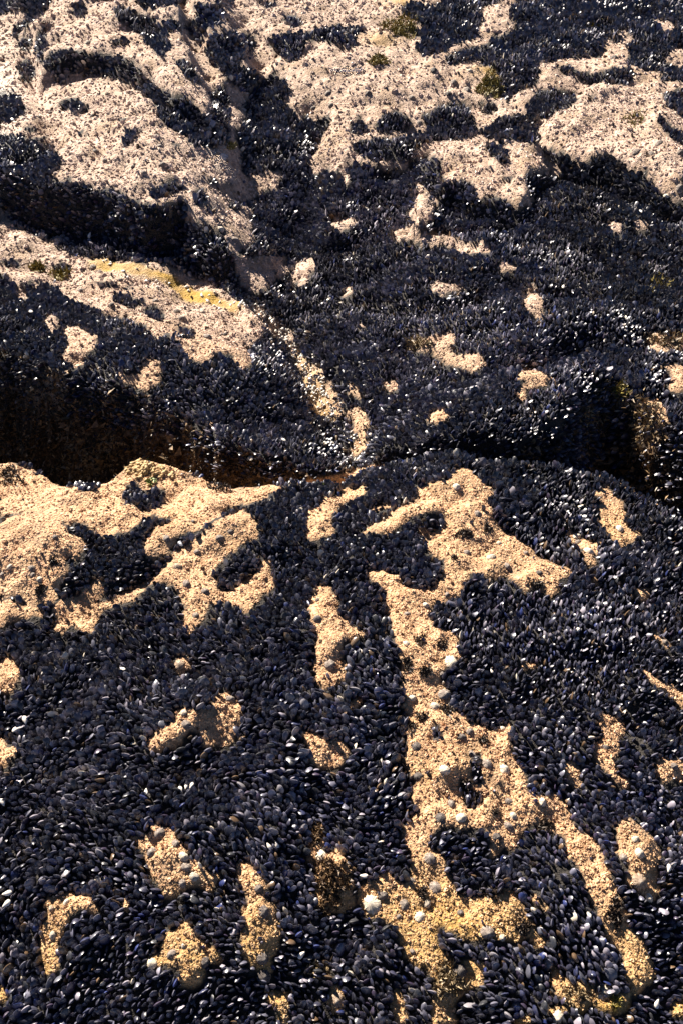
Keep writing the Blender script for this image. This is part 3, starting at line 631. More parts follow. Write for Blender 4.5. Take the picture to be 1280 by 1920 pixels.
tag(mb, 'dense beds of small blue black mussels covering the rocks', 'mussels', kind='stuff')
print('MUSSELS', N, 'tris', sum(len(q) for q in Fs))
# the 300 mussels that show largest, each one a thing
tones = [('glossy black', (.020, .021, .026)), ('dark navy', (.018, .022, .060)), ('blue grey', (.07, .072, .095)), ('worn lilac grey', (.19, .18, .20)), ('brown tinged', (.09, .055, .030)), ('bleached cream', (.5, .44, .36))]
variants = {}
for ti, (tn, tcx) in enumerate(tones):
    for vi in range(3):
        sv, sf, stt = shell_shape([.16, .40, .62, .82, .95], 6, bend=.03 + .02 * vi, wid=.26 + .015 * vi, thk=.138 + .01 * vi)
        me = mesh_obj('mussel', sv, sf, M_shell, link=False)
        cc = np.empty((len(sv), 4)); cc[:, :3] = tcx; cc[:, 3] = stt; set_col(me, 'shell', cc); variants[ti, vi] = me
def ti_ok(c_): return c_[2] >= c_[0]
MARKS = [((90,1760),'left of the hooked bare patch'),((170,1740),'inside the hooked bare patch'),((310,1560),'beside the boot shaped bare patch'),((360,1800),'around the forked bare patch at bottom left'),
 ((430,1680),'between the boot shaped patch and the narrow tongue'),((490,1880),'at the foot of the narrow barnacled tongue'),((560,1720),'between the narrow tongue and the brown seaweed mat'),((680,1560),'left of the wide central strip'),
 ((690,1800),'below the brown seaweed mat at bottom centre'),((800,1870),'left of the olive seaweed mat at bottom'),((860,1620),'enclosed by the fork of the central strip'),((960,1800),'below the middle prong of the fork'),((1060,1700),'between the prongs of the forked strip'),
 ((1240,1700),'right of the oval bare patch'),((1150,1560),'above the oval bare patch'),((1200,1860),'in the bottom right corner'),((80,1880),'in the bottom left corner'),((250,1890),'along the bottom edge below the hooked patch'),((130,1560),'near the left edge above the hooked patch'),((600,1880),'along the bottom edge below the seaweed mats')]
def bed_name(u, v):
    return min(MARKS, key=lambda q: (q[0][0] - u) ** 2 + (q[0][1] - v) ** 2)[1]
for k in chosen:
    l = colr[k].mean()
    if l > .35: ti = 5
    elif l > .105: ti = 3
    elif colr[k][0] > colr[k][2] * 1.3: ti = 4
    elif l > .043 and ti_ok(colr[k]): ti = 2
    elif colr[k][2] > .040: ti = 1
    else: ti = 0
    o = bpy.data.objects.new('mussel', variants[ti, int(rng.integers(3))]); COL.objects.link(o)
    Rm = Matrix(((Xa[k][0], Ya[k][0], ax[k][0]), (Xa[k][1], Ya[k][1], ax[k][1]), (Xa[k][2], Ya[k][2], ax[k][2]))).to_4x4()
    o.matrix_world = Matrix.Translation(Vector(base[k])) @ Rm @ Matrix.Diagonal((size[k] * wv[k], size[k] * tv[k], size[k], 1))
    bn = bed_name(u[k], v[k])
    pose = 'upright' if tilt[k] > math.radians(76) else ('tipped over' if tilt[k] < math.radians(50) else 'leaning')
    sz = 'large ' if size[k] > .048 else ''
    tag(o, f'{sz}{pose} {tones[ti][0]} mussel {bn}', 'mussel', f'{sz}{pose} {tones[ti][0]} mussels {bn}')

# ------------------------------------------------------------------ barnacles (nobody could count them)
M_barn, nt, bs = new_mat('barnacle')
bc = nd(nt, 'ShaderNodeVertexColor', layer_name='tone'); nt.links.new(bc.outputs[0], bs.inputs['Base Color']); bs.inputs['Roughness'].default_value = .85
bp_pts = []
for y0, y1, s in [(.75, 2.2, .0085), (2.2, 3.2, .0100), (3.2, 4.6, .0145), (4.6, 6.6, .021), (6.6, 10.6, .032)]:
    p = lattice(s, y0, y1, lambda yv: .37 * math.sqrt(yv * yv + CAM_H ** 2) + .05)
    bp_pts.append(np.column_stack([p, np.full(len(p), s)]))
bpt = np.concatenate(bp_pts)
bz, bn_ = surf(bpt[:, 0], bpt[:, 1]); bb = bed(bpt[:, 0], bpt[:, 1], bz)
thin = fbm(bpt[:, 0] * 7, bpt[:, 1] * 7, 200, 3)
k = (bb < .5) & (rng.random(len(bb)) < .80 + .9 * thin) & (bil(GG, bpt[:, 0], bpt[:, 1]) < .04) & ~((bil(algA, bpt[:, 0], bpt[:, 1]) > .6) & (bpt[:, 1] > 3.2))
bpt, bz, bn_ = bpt[k], bz[k], bn_[k]; nb = len(bpt)
rad = np.minimum(bpt[:, 2] * .40, .0060 + .0011 * np.clip(bpt[:, 1] - 3.5, 0, 5)) * .93 * np.exp(rng.normal(0, .48, nb)).clip(.4, 2.3); hh = rad * (.35 + .6 * rng.random(nb)) * (1 - .35 * sstep(1.7, 2.5, bpt[:, 1]))
SG = 5
rot = rng.random(nb) * 6.28
ref = np.stack([np.cos(rot), np.sin(rot), np.zeros(nb)], -1); tg = ref - bn_ * np.sum(ref * bn_, 1, keepdims=True); tg /= np.linalg.norm(tg, axis=1, keepdims=True); bt = np.cross(bn_, tg)
cen = spot(bpt[:, 0], bpt[:, 1])
lean = rng.normal(0, .25, (nb, 2))
VV = np.empty((nb, SG * 2 + 1, 3))
for s in range(SG):
    a_ = 2 * math.pi * s / SG; rj = rad * (1 + .25 * rng.normal(size=nb).clip(-1.5, 1.5))
    VV[:, s] = cen + tg * (math.cos(a_) * rj)[:, None] + bt * (math.sin(a_) * rj)[:, None] - bn_ * (rad * .25)[:, None]
    r2 = rj * .5
    VV[:, SG + s] = cen + tg * (math.cos(a_) * r2 + lean[:, 0] * rad)[:, None] + bt * (math.sin(a_) * r2 + lean[:, 1] * rad)[:, None] + bn_ * hh[:, None]
VV[:, 2 * SG] = cen + tg * (lean[:, 0] * rad)[:, None] + bt * (lean[:, 1] * rad)[:, None] + bn_ * (hh * .45)[:, None]
tr = []
for s in range(SG):
    s2 = (s + 1) % SG; tr += [(s, s2, SG + s2), (s, SG + s2, SG + s), (SG + s, SG + s2, 2 * SG)]
FF = (np.array(tr)[None] + (np.arange(nb) * (2 * SG + 1))[:, None, None]).reshape(-1, 3)
gA = bil(greyA, bpt[:, 0], bpt[:, 1])[:, None]; aA = bil(algA, bpt[:, 0], bpt[:, 1])[:, None]
j = rng.random((nb, 1))
tone = (np.array([.355, .205, .108]) + j * np.array([.25, .185, .135])) * (1 - gA) + (np.array([.27, .195, .155]) + j * np.array([.26, .21, .185])) * gA
tone = tone * (1 - .75 * aA) + np.array([.27, .20, .065]) * .75 * aA
tone *= (1 + .8 * fbm(bpt[:, 0] * 6, bpt[:, 1] * 6, 210, 4) + .5 * fbm(bpt[:, 0] * 30, bpt[:, 1] * 30, 211, 2))[:, None].clip(.35, 1.3)
dk = rng.random(nb) < .045; tone[dk] = np.array([.085, .045, .022])
tone4 = np.empty((nb, 2 * SG + 1, 4)); tone4[..., :3] = tone[:, None]; tone4[..., 3] = 1
tone4[:, 2 * SG, :3] *= .55                 # the dark mouth of each shell
ob = mesh_obj('barnacle_crust', VV.reshape(-1, 3), FF, M_barn, smooth=False); set_col(ob.data, 'tone', tone4.reshape(-1, 4))
tag(ob, 'tan crust of tiny barnacles on the bare rock patches', 'barnacles', kind='stuff')
print('BARNACLES', nb, 'tris', len(FF))

# ------------------------------------------------------------------ limpets
def limpet_mesh(seed):
    r_ = random.Random(seed); V, Fc = [], []; seg = 24; rings = [1.0, .93, .68, .38, .14]; hts = [-.12, .06, .28, .48, .58]
    axo, ayo = r_.uniform(-.12, .12), r_.uniform(.05, .2); el = r_.uniform(.82, .95)
    ribs = [1 + (.09 if k % 2 else -.05) + r_.uniform(-.05, .05) for k in range(seg)]
    for q, (R_, h_) in enumerate(zip(rings, hts)):
        for k in range(seg):
            a_ = 2 * math.pi * k / seg; rr_ = R_ * (1 + (ribs[k] - 1) * (1 if q < 3 else .4)); t_ = 1 - R_
            V.append((math.cos(a_) * rr_ * el + axo * t_, math.sin(a_) * rr_ + ayo * t_, h_))
    V.append((axo, ayo, .62))
    for q in range(len(rings) - 1):
        for k in range(seg):
            a_ = q * seg + k; b_ = q * seg + (k + 1) % seg; Fc.append((a_, b_, b_ + seg, a_ + seg))
    o_ = (len(rings) - 1) * seg
    for k in range(seg): Fc.append((o_ + k, o_ + (k + 1) % seg, len(V) - 1))
    return V, Fc
def limpet_mat(name, c1, c2, apex):
    m, nt, bs = new_mat(name); tc = nd(nt, 'ShaderNodeTexCoord')
    sx = nd(nt, 'ShaderNodeSeparateXYZ'); nt.links.new(tc.outputs['Object'], sx.inputs[0])
    an = math_n(nt, 'ARCTAN2', sx.outputs[1], sx.outputs[0])
    cb = nd(nt, 'ShaderNodeCombineXYZ'); nt.links.new(math_n(nt, 'MULTIPLY', an, 4.0), cb.inputs[0]); nt.links.new(sx.outputs[2], cb.inputs[1])
    nz = nd(nt, 'ShaderNodeTexNoise'); nz.inputs['Scale'].default_value = 1.6; nz.inputs['Detail'].default_value = 4; nt.links.new(cb.outputs[0], nz.inputs['Vector'])
    oi = nd(nt, 'ShaderNodeObjectInfo')
    c = mixc(nt, ramp(nt, nz.outputs[0], (.42, 0), (.58, 1)), c1, c2)
    c = mixc(nt, ramp(nt, sx.outputs[2], (.45, 0), (.62, 1)), c, apex)
    hv = nd(nt, 'ShaderNodeHueSaturation'); nt.links.new(c, hv.inputs['Color'])
    mr = nd(nt, 'ShaderNodeMapRange'); nt.links.new(oi.outputs['Random'], mr.inputs[0]); mr.inputs[3].default_value = .75; mr.inputs[4].default_value = 1.2; nt.links.new(mr.outputs[0], hv.inputs['Value'])
    nt.links.new(hv.outputs[0], bs.inputs['Base Color']); bs.inputs['Roughness'].default_value = .75
    bp = nd(nt, 'ShaderNodeBump'); bp.inputs['Strength'].default_value = .5; bp.inputs['Distance'].default_value = .1; nt.links.new(nz.outputs[0], bp.inputs['Height']); nt.links.new(bp.outputs[0], bs.inputs['Normal'])
    return m
LM = {'pale': limpet_mat('pale_limpet', (.46, .38, .29), (.62, .54, .43), (.66, .59, .5)), 'grey': limpet_mat('grey_limpet', (.11, .088, .075), (.30, .24, .20), (.36, .31, .27)),
      'dark': limpet_mat('dark_limpet', (.045, .038, .036), (.15, .12, .105), (.22, .19, .17)), 'brown': limpet_mat('brown_limpet', (.20, .13, .085), (.40, .30, .21), (.48, .40, .32))}
LMESH = {(c_, s_): mesh_obj('limpet', *limpet_mesh(s_), LM[c_], smooth=True, link=False) for c_ in LM for s_ in range(3)}
ZONES = [
 ('long central barnacled strip', 'F', [(560,170,18,'pale'),(470,155,14,'grey'),(620,205,14,'grey'),(690,155,10,'grey'),(740,232,12,'dark'),(590,118,10,'pale'),(510,8,14,'grey'),(430,-95,13,'pale'),(395,310,10,'grey'),(315,352,13,'pale'),(245,385,11,'grey'),(242,497,14,'pale'),(410,565,24,'pale'),(375,612,10,'grey'),(385,685,22,'grey'),(265,702,14,'pale'),(350,730,19,'pale'),(280,880,17,'dark'),(450,848,16,'dark'),(355,855,14,'dark'),(490,915,18,'grey'),(545,945,19,'grey'),(600,815,12,'pale'),(480,825,14,'grey')]),
 ('wide lower part of the central strip', 'H', [(285,35,17,'dark'),(385,10,18,'pale'),(610,10,20,'pale'),(410,135,16,'grey'),(625,128,14,'grey'),(370,190,19,'dark'),(447,190,18,'pale'),(642,180,12,'pale'),(625,220,16,'grey'),(580,262,16,'dark'),(330,340,21,'grey'),(752,130,14,'pale')]),
 ('left tongue of the forked strip', 'H', [(262,425,14,'dark'),(350,450,23,'grey'),(155,480,16,'dark'),(115,515,31,'pale'),(235,515,20,'grey'),(320,510,14,'pale'),(293,560,20,'pale'),(445,545,12,'dark'),(545,620,25,'grey'),(600,640,12,'pale'),(440,765,28,'dark'),(265,690,10,'grey'),(215,560,10,'grey')]),
 ('oval bare patch at lower right', 'H', [(1100,270,14,'pale'),(1115,320,18,'pale'),(1115,425,25,'brown'),(1150,490,14,'pale'),(1055,338,14,'grey')]),
 ('bare hollow near bottom right corner', 'H', [(940,790,25,'brown'),(978,845,32,'pale'),(880,780,16,'dark'),(810,935,20,'pale'),(1130,930,14,'grey')]),
 ('barnacled ridge left of centre', 'E', [(625,100,12,'grey'),(825,100,14,'grey'),(865,78,10,'grey'),(740,155,11,'grey'),(700,270,15,'grey'),(770,300,15,'grey'),(735,390,13,'grey'),(665,205,16,'brown'),(725,38,8,'dark')]),
 ('smooth rounded rock at left', 'E', [(120,215,14,'grey'),(150,255,12,'pale'),(38,210,10,'pale'),(125,237,10,'grey'),(207,95,9,'grey'),(10,237,8,'grey')]),
 ('bare patch left of the central strip', 'E', [(1190,400,15,'dark'),(1238,575,19,'grey'),(1190,330,9,'grey')]),
 ('curved bare patch at centre left', 'E', [(865,705,17,'grey'),(700,800,18,'grey'),(690,755,12,'pale'),(800,735,10,'brown'),(675,575,20,'brown')]),
 ('boot shaped bare patch at lower left', 'G', [(600,248,20,'grey'),(660,285,18,'grey'),(570,317,19,'grey'),(690,335,18,'pale'),(700,375,18,'grey'),(730,410,16,'pale'),(685,437,15,'grey')]),
 ('forked bare patch at bottom left', 'G', [(570,735,20,'pale'),(645,700,17,'grey'),(770,730,17,'dark'),(690,670,10,'pale')]),
 ('hooked bare patch at lower left', 'G', [(200,630,13,'pale'),(250,505,11,'pale'),(195,530,11,'brown')]),
 ('narrow barnacled tongue at bottom', 'G', [(970,455,14,'grey'),(990,540,19,'dark'),(985,718,22,'dark'),(990,787,26,'dark'),(895,715,12,'pale')]),
 ('brown seaweed patch at bottom centre', 'G', [(1205,330,22,'pale'),(1265,870,22,'brown')]),
 ('tan shelf under the dark ledge', 'C', [(305,130,13,'grey'),(350,45,13,'grey'),(420,185,11,'grey'),(585,170,12,'grey'),(665,212,15,'grey'),(685,240,17,'grey'),(780,305,15,'grey'),(845,295,9,'dark'),(760,210,11,'pale'),(455,90,10,'grey'),(375,60,10,'grey')]),
 ('broad barnacled slab at upper left', 'A', [(590,512,11,'grey'),(600,550,12,'grey'),(540,650,12,'grey'),(612,620,12,'grey'),(500,628,9,'dark'),(395,605,11,'grey'),(360,567,10,'grey'),(347,437,9,'dark'),(465,452,13,'dark'),(405,353,9,'brown'),(145,440,10,'grey'),(330,162,11,'pale'),(725,600,9,'grey'),(190,425,8,'grey')]),
 ('pale rock between crevices, upper centre', 'A', [(830,860,12,'pale'),(885,905,14,'grey'),(1230,352,12,'grey'),(1240,400,10,'grey'),(1175,410,10,'dark'),(870,700,9,'grey')]),
 ('sunlit slab at upper right centre', 'B', [(420,310,12,'grey'),(470,340,14,'grey'),(400,352,10,'dark'),(345,265,13,'dark'),(262,372,12,'grey'),(100,350,11,'dark'),(290,465,10,'grey'),(480,268,9,'pale')]),
 ('boulder by the upper right edge', 'B', [(1190,540,14,'grey'),(1100,575,13,'grey'),(1270,575,13,'grey'),(1265,710,14,'grey'),(1160,580,13,'grey'),(1020,218,13,'dark'),(1215,740,9,'pale')]),
 ('right edge of the near rock', 'F', [(1040,65,16,'pale'),(925,150,18,'pale'),(880,95,14,'pale'),(885,115,12,'grey'),(1210,490,12,'grey'),(822,915,16,'pale'),(1245,955,14,'grey'),(990,885,12,'dark')]),
]
OFF = dict(A=(0,0), B=(640,0), C=(0,480), D=(640,480), E=(0,960), F=(640,960), G=(0,1440), H=(640,1440))
ORD = ['first', 'second', 'third', 'fourth', 'fifth', 'sixth', 'seventh', 'eighth', 'ninth', 'tenth', 'eleventh', 'twelfth', 'thirteenth', 'fourteenth', 'fifteenth', 'sixteenth']
def place(o, x_, y_, sx, sy, sz, lift=0.0, spin=None):
    zz, n_ = surf(np.array([x_]), np.array([y_])); n_ = Vector(n_[0])
    q = n_.to_track_quat('Z', 'Y').to_matrix().to_4x4()
    o.matrix_world = Matrix.Translation(Vector(spot(np.array([x_]), np.array([y_]))[0]) + n_ * lift) @ q @ Matrix.Rotation(random.uniform(0, 6.28) if spin is None else spin, 4, 'Z') @ Matrix.Diagonal((sx, sy, sz, 1))
for zn, tl, lst in ZONES:
    ox, oy = OFF[tl]; seen = {}
    for (tx, ty, r_, c_) in sorted(lst, key=lambda q: q[1]):
        ux, vy = ox + tx / 2, oy + ty / 2
        wx_, wy_ = pick(ux, vy)
        dist = math.sqrt(wx_ ** 2 + wy_ ** 2 + CAM_H ** 2); rad_ = max(r_ / 2 * dist / FPX * 1.05, .006)
        o = bpy.data.objects.new('limpet', LMESH[c_, random.randrange(3)]); COL.objects.link(o)
        place(o, wx_, wy_, rad_ * random.uniform(.92, 1.08), rad_ * random.uniform(.95, 1.15), rad_ * random.uniform(.8, 1.1), .002)
        nkey = seen.get(c_, 0); seen[c_] = nkey + 1
        cn = {'pale': 'pale', 'grey': 'grey', 'dark': 'dark', 'brown': 'brown'}[c_]
        tot = sum(1 for q in lst if q[3] == c_)
        pos = f'{ORD[nkey]} {cn}' if tot > 1 else f'only {cn}'
        tag(o, f'{pos} limpet from the top of the {zn}' if tot > 1 else f'{pos} limpet on the {zn}', 'limpet', 'limpets on the bare rock')

# ------------------------------------------------------------------ seaweed
def weed_mat(name, c1, c2):
    m, nt, bs = new_mat(name); ge = nd(nt, 'ShaderNodeNewGeometry'); nz = nd(nt, 'ShaderNodeTexNoise'); nz.inputs['Scale'].default_value = 60
    nt.links.new(ge.outputs['Position'], nz.inputs['Vector'])
    nt.links.new(mixc(nt, ramp(nt, nz.outputs[0], (.35, 0), (.65, 1)), c1, c2), bs.inputs['Base Color']); bs.inputs['Roughness'].default_value = .6
    return m
WM = {'turf': weed_mat('gully_turf', (.05, .03, .015), (.23, .145, .068)), 'brown': weed_mat('brown_seaweed', (.05, .026, .012), (.13, .075, .03)), 'dark': weed_mat('dark_seaweed', (.018, .011, .008), (.05, .03, .018)),
      'olive': weed_mat('olive_seaweed', (.10, .075, .012), (.24, .19, .04)), 'green': weed_mat('green_seaweed', (.08, .12, .015), (.2, .26, .05)), 'tan': weed_mat('tan_coralline', (.12, .085, .045), (.30, .22, .12))}
def weed(name, label, kind, ux, vy, rx, ry, blade, n, group=None, height=None):
    """tuft of short curled fronds rooted over an oval of rock, radii in photo pixels"""
    cx_, cy_ = pick(ux, vy); dist = math.sqrt(cx_ ** 2 + cy_ ** 2 + CAM_H ** 2); m_ = dist / FPX
    a_ = rng.random(n) * 2 * math.pi; q_ = np.sqrt(rng.random(n)) * (1 + .3 * np.sin(3 * a_ + rng.random() * 6) + .15 * np.sin(7 * a_))
    pk = np.array([pick(ux + rx * q_[i] * math.cos(a_[i]), vy + ry * q_[i] * math.sin(a_[i])) for i in range(n)])
    Q_ = spot(pk[:, 0], pk[:, 1]); c3 = np.median(Q_, axis=0)
    ok = np.linalg.norm(Q_ - c3, axis=1) < 2.6 * max(rx, ry) * m_ + .03
    pk, Q_ = pk[ok], Q_[ok]; n = len(pk)
    X_, Y_, Z_ = Q_.T; _, N_ = surf(pk[:, 0], pk[:, 1]); cx_, cy_, c0 = [float(q) for q in c3]
    V, Fc = [], []
    for i in range(n):
        nrm = N_[i]; d_ = nrm * .8 + rng.normal(0, .55, 3); d_ /= np.linalg.norm(d_)
        s_ = np.cross(d_, rng.normal(size=3)); s_ /= np.linalg.norm(s_) + 1e-9
        L_ = blade * rng.uniform(.6, 1.4); w_ = L_ * rng.uniform(.22, .42)
        p0 = np.array([X_[i] - cx_, Y_[i] - cy_, Z_[i] - c0]) - nrm * .002; b_ = rng.normal(0, .35, 3) * L_
        p1 = p0 + d_ * L_ * .55; p2 = p0 + d_ * L_ + b_
        k_ = len(V); V += [p0 - s_ * w_ * .3, p0 + s_ * w_ * .3, p1 + s_ * w_ * .6, p1 - s_ * w_ * .6, p2]
        Fc += [(k_, k_ + 1, k_ + 2, k_ + 3), (k_ + 3, k_ + 2, k_ + 4)]
    o = mesh_obj(name, V, Fc, WM[kind], smooth=False); o.location = (cx_, cy_, c0)
    return tag(o, label, 'seaweed', group)
TUFTS = [  # tile, x, y, rx, ry, label
 ('F',460,85,34,18,'dark flattened seaweed tuft near the top of the central strip'),('F',545,65,14,14,'small dark seaweed tuft at the strip edge right of the flattened tuft'),
 ('F',420,175,9,9,'tiny dark seaweed tuft left of a grey limpet below the mussel arm'),('F',292,485,18,20,'round dark seaweed tuft, upper left of three on the narrow strip'),
 ('F',375,500,15,14,'round dark seaweed tuft, right one of three on the narrow strip'),('F',313,603,20,20,'round dark seaweed tuft, lowest of three on the narrow strip'),
 ('F',245,575,13,28,'dark seaweed fringe on the left edge of the narrow strip'),('F',392,740,26,16,'dark seaweed tuft beside a pale limpet where the strip widens'),
 ('F',297,770,15,16,'small dark seaweed tuft where the strip begins to widen'),('F',262,808,17,20,'dark seaweed tuft against the left mussel bed where the strip widens'),
 ('F',730,275,24,14,'dark seaweed tuft on the bed edge under the right branch'),('F',530,860,16,12,'thin brown seaweed wisp in the middle of the widened strip'),
 ('H',465,62,18,20,'dark seaweed tuft beside the small mussel cluster on the wide strip'),('H',485,118,30,22,'broad dark seaweed tuft below the small mussel cluster on the wide strip'),
 ('H',760,215,26,20,'dark seaweed tuft at the head of the right fork'),('H',1020,545,28,46,'long dark seaweed tuft partway down the right fork'),('H',300,470,14,16,'small dark seaweed tuft on the left tongue beside a striped limpet'),
 ('H',575,165,12,10,'little dark seaweed tuft between limpets on the wide strip'),('H',680,600,28,26,'dark seaweed tuft on the middle prong of the fork'),('H',560,470,36,18,'dark seaweed fringe under the enclosed mussel clump'),
 ('E',205,190,16,14,'dark seaweed tuft on the smooth rounded rock at left'),('E',150,300,12,26,'dark seaweed fringe down the side of the rounded rock'),
]
for tl, tx, ty, rx, ry, lb in TUFTS:
    ox, oy = OFF[tl]; weed('seaweed_tuft', lb, 'dark', ox + tx / 2, oy + ty / 2, rx / 2, ry / 2, .011, int(60 + rx * ry * .35), 'dark seaweed tufts on the barnacled rock')
MATS = [
 ('G',1185,250,24,48,'brown',.012,300,'upper narrow end of the brown seaweed mat at bottom centre'),('G',1240,430,62,100,'brown',.013,1100,'large brown seaweed mat in the mussels at bottom centre'),
 ('H',400,800,60,66,'tan',.012,700,'olive brown seaweed mat at the foot of the left tongue'),('G',1200,760,42,36,'tan',.012,300,'ragged brown seaweed mat below the large one at bottom centre'),
 ('H',1025,885,18,20,'olive',.010,160,'small olive seaweed tuft in the bare hollow at bottom right'),('H',880,850,60,30,'tan',.010,400,'low olive seaweed film in the bare hollow at bottom right'),
 ('B',225,100,66,38,'olive',.022,1300,'yellow olive seaweed clump between mussel beds at top centre'),('B',945,98,28,24,'olive',.02,420,'small yellow olive seaweed clump amid mussels at top right'),
 ('B',140,230,38,18,'olive',.02,420,'low yellow seaweed patch below the olive clump at top centre'),('B',555,325,42,46,'olive',.02,1000,'yellow olive seaweed patch beside the mussel bed at upper right centre'),
 ('B',1100,450,40,36,'olive',.016,260,'dull green seaweed patch on top of the right boulder'),('A',868,548,18,14,'olive',.016,160,'small rusty seaweed tuft beside the puddle at upper left'),
 ('C',140,54,26,16,'olive',.025,260,'olive brown seaweed patch on the shelf by the left edge'),('C',225,75,36,22,'olive',.022,200,'olive seaweed patch beside mussels on the left shelf'),
 ('D',285,330,44,22,'tan',.02,280,'dull olive seaweed on the left end of the long bare gap'),('D',1050,505,26,30,'olive',.02,180,'olive seaweed tuft above the right gully'),
 ('D',1190,110,46,34,'olive',.022,200,'faint olive seaweed among mussels near the right edge'),('D',1220,320,70,26,'tan',.022,260,'tan seaweed patch by the right edge above the gully'),
 ('D',1130,600,60,70,'tan',.02,420,'brown seaweed hanging on the shaded wall of the right gully'),('D',925,575,36,16,'tan',.018,140,'tan seaweed streak over the hump left of the right gully'),
 ('C',580,760,16,14,'green',.014,70,'bright green seaweed sprig behind the yellow barnacle mound'),('C',570,850,18,14,'green',.014,80,'bright green seaweed sprig in front of the yellow barnacle mound'),
 ('C',1205,860,24,12,'green',.012,80,'green seaweed sprig at the foot of the central crack'),('C',820,865,44,20,'dark',.014,240,'dark brown seaweed mat on the crest right of the barnacle mound'),
 ('C',40,830,44,36,'dark',.014,260,'dark purple brown seaweed mat on the crest at the left edge'),
 ('C',380,600,70,40,'brown',.017,520,'brown seaweed clump high on the shaded gully wall'),('C',330,760,90,60,'tan',.017,840,'large brown seaweed clump low in the shaded gully'),
 ('C',160,690,90,60,'brown',.017,720,'dark brown seaweed clump deep at the left of the gully'),('C',420,720,60,40,'tan',.017,480,'tan brown seaweed clump above the barnacle mound'),
 ('C',640,710,80,40,'brown',.017,560,'brown seaweed fringe under the lit mussels of the gully'),('C',850,780,110,36,'brown',.017,720,'long brown seaweed fringe at the right end of the gully'),('C',60,560,60,60,'brown',.017,440,'brown seaweed clump under the ledge at the left edge'),
]
for tl, tx, ty, rx, ry, kd, bl, n, lb in MATS:
    ox, oy = OFF[tl]; weed('seaweed_patch', lb, kd, ox + tx / 2, oy + ty / 2, rx / 2, ry / 2, bl, n, 'seaweed patches')

# short brown turf of seaweed that lines the gullies: ground cover
gp = by_area(7000, (GG > .03) * (GY > crest_y(GX) + .02) * (np.abs(GX) < 2.4)); _, gN = surf(gp[:, 0], gp[:, 1]); ng = len(gp); print('TURF', ng)
clump = fbm(gp[:, 0] * 9, gp[:, 1] * 9, 301, 3)
gL = .015 * np.exp(rng.normal(0, .35, ng)) * (1 + 1.6 * clump)
gD = gN * .9 + rng.normal(0, .55, (ng, 3)); gD /= np.linalg.norm(gD, axis=1, keepdims=True)
gS = np.cross(gD, rng.normal(size=(ng, 3))); gS /= np.linalg.norm(gS, axis=1, keepdims=True)
g0 = spot(gp[:, 0], gp[:, 1]) - gN * .003; gw_ = (gL * rng.uniform(.25, .5, ng))[:, None]
gV = np.stack([g0 - gS * gw_ * .4, g0 + gS * gw_ * .4, g0 + gD * (gL * .6)[:, None] + gS * gw_ * .7, g0 + gD * (gL * .6)[:, None] - gS * gw_ * .7, g0 + gD * gL[:, None] + rng.normal(0, .3, (ng, 3)) * gL[:, None]], 1)
gF = (np.array([(0, 1, 2), (0, 2, 3), (3, 2, 4)])[None] + (np.arange(ng) * 5)[:, None, None]).reshape(-1, 3)
o = mesh_obj('seaweed_turf', gV.reshape(-1, 3), gF, WM['turf'], smooth=False); tag(o, 'short brown seaweed turf lining the shaded gullies', 'seaweed', kind='stuff')

# ------------------------------------------------------------------ pale empty shells lying among the mussels
M_pale, nt, bs = new_mat('bleached_shell'); bs.inputs['Base Color'].default_value = (.62, .56, .48, 1); bs.inputs['Roughness'].default_value = .55
oi = nd(nt, 'ShaderNodeTexNoise'); oi.inputs['Scale'].default_value = 4; tcx_ = nd(nt, 'ShaderNodeTexCoord'); nt.links.new(tcx_.outputs['Object'], oi.inputs['Vector'])
nt.links.new(mixc(nt, oi.outputs[0], (.50, .44, .38), (.72, .68, .62)), bs.inputs['Base Color'])
sv, sf, stt = shell_shape([.14, .36, .58, .78, .92], 6)
sv2 = np.stack([sv[:, 0], sv[:, 2] - .5, sv[:, 1]], -1)
PALE = mesh_obj('empty_shell', sv2, sf[:, ::-1].copy(), M_pale, link=False)
SHELLS = [('G',680,92,14,'bleached empty shell, left of three in a row by the dark hollow'),('G',703,82,14,'bleached empty shell, middle of three in a row by the dark hollow'),('G',725,80,14,'bleached empty shell, right of three in a row by the dark hollow'),
 ('G',555,102,14,'single bleached shell left of the row of three'),('G',1008,300,14,'bleached shell, left one of a pair above the narrow tongue'),('G',1034,294,14,'bleached shell, right one of a pair above the narrow tongue'),
 ('G',1128,703,18,'large bleached shell in the bed right of the narrow tongue'),('G',32,480,18,'bleached shell near the left edge below mid frame'),('G',30,515,18,'bleached shell just below another at the left edge'),('G',12,140,16,'bleached shell touching the left edge of the bed'),
 ('E',78,828,20,'long bleached shell in the left bed beside the bare notch'),('E',180,610,16,'bleached shell below the rounded rock at left'),('E',465,605,14,'bleached shell in the bed below the left ridge'),('E',102,790,18,'bleached shell standing above the long one at left'),
 ('F',755,480,10,'small bleached shell in the wide bed right of the strip'),('F',1120,130,14,'bleached shell at the foot of the upper right bare patch'),('F',560,605,10,'yellowish shell fragment in the wide bed right of the strip'),('F',875,455,14,'pale worn shell in the upper part of the wide right bed'),
 ('H',1170,885,18,'bleached shell in the bottom right corner bed'),('H',1210,385,18,'bleached shell on the edge of the oval bare patch'),('H',925,568,16,'pale shell among mussels of the inner fork bed'),('H',85,412,16,'pale shell on the lower edge of the bed left of the strip'),
 ('C',120,225,14,'pale shell on the lip of the shaded ledge at left'),('C',625,550,12,'bright shell on the lip above the gully'),('C',1060,705,14,'bright shell on the lip right of the gully'),('D',830,128,11,'pale shell high in the middle bed'),('D',1115,808 - 480,11,'pale shell in the middle bed near the right edge'),('D',325,15,12,'pale shell at the top of the middle bed'),('B',1115,808,12,'pale shell in the upper right bed'),('A',345,893,12,'bright shell hanging on the dark ledge at upper left')]
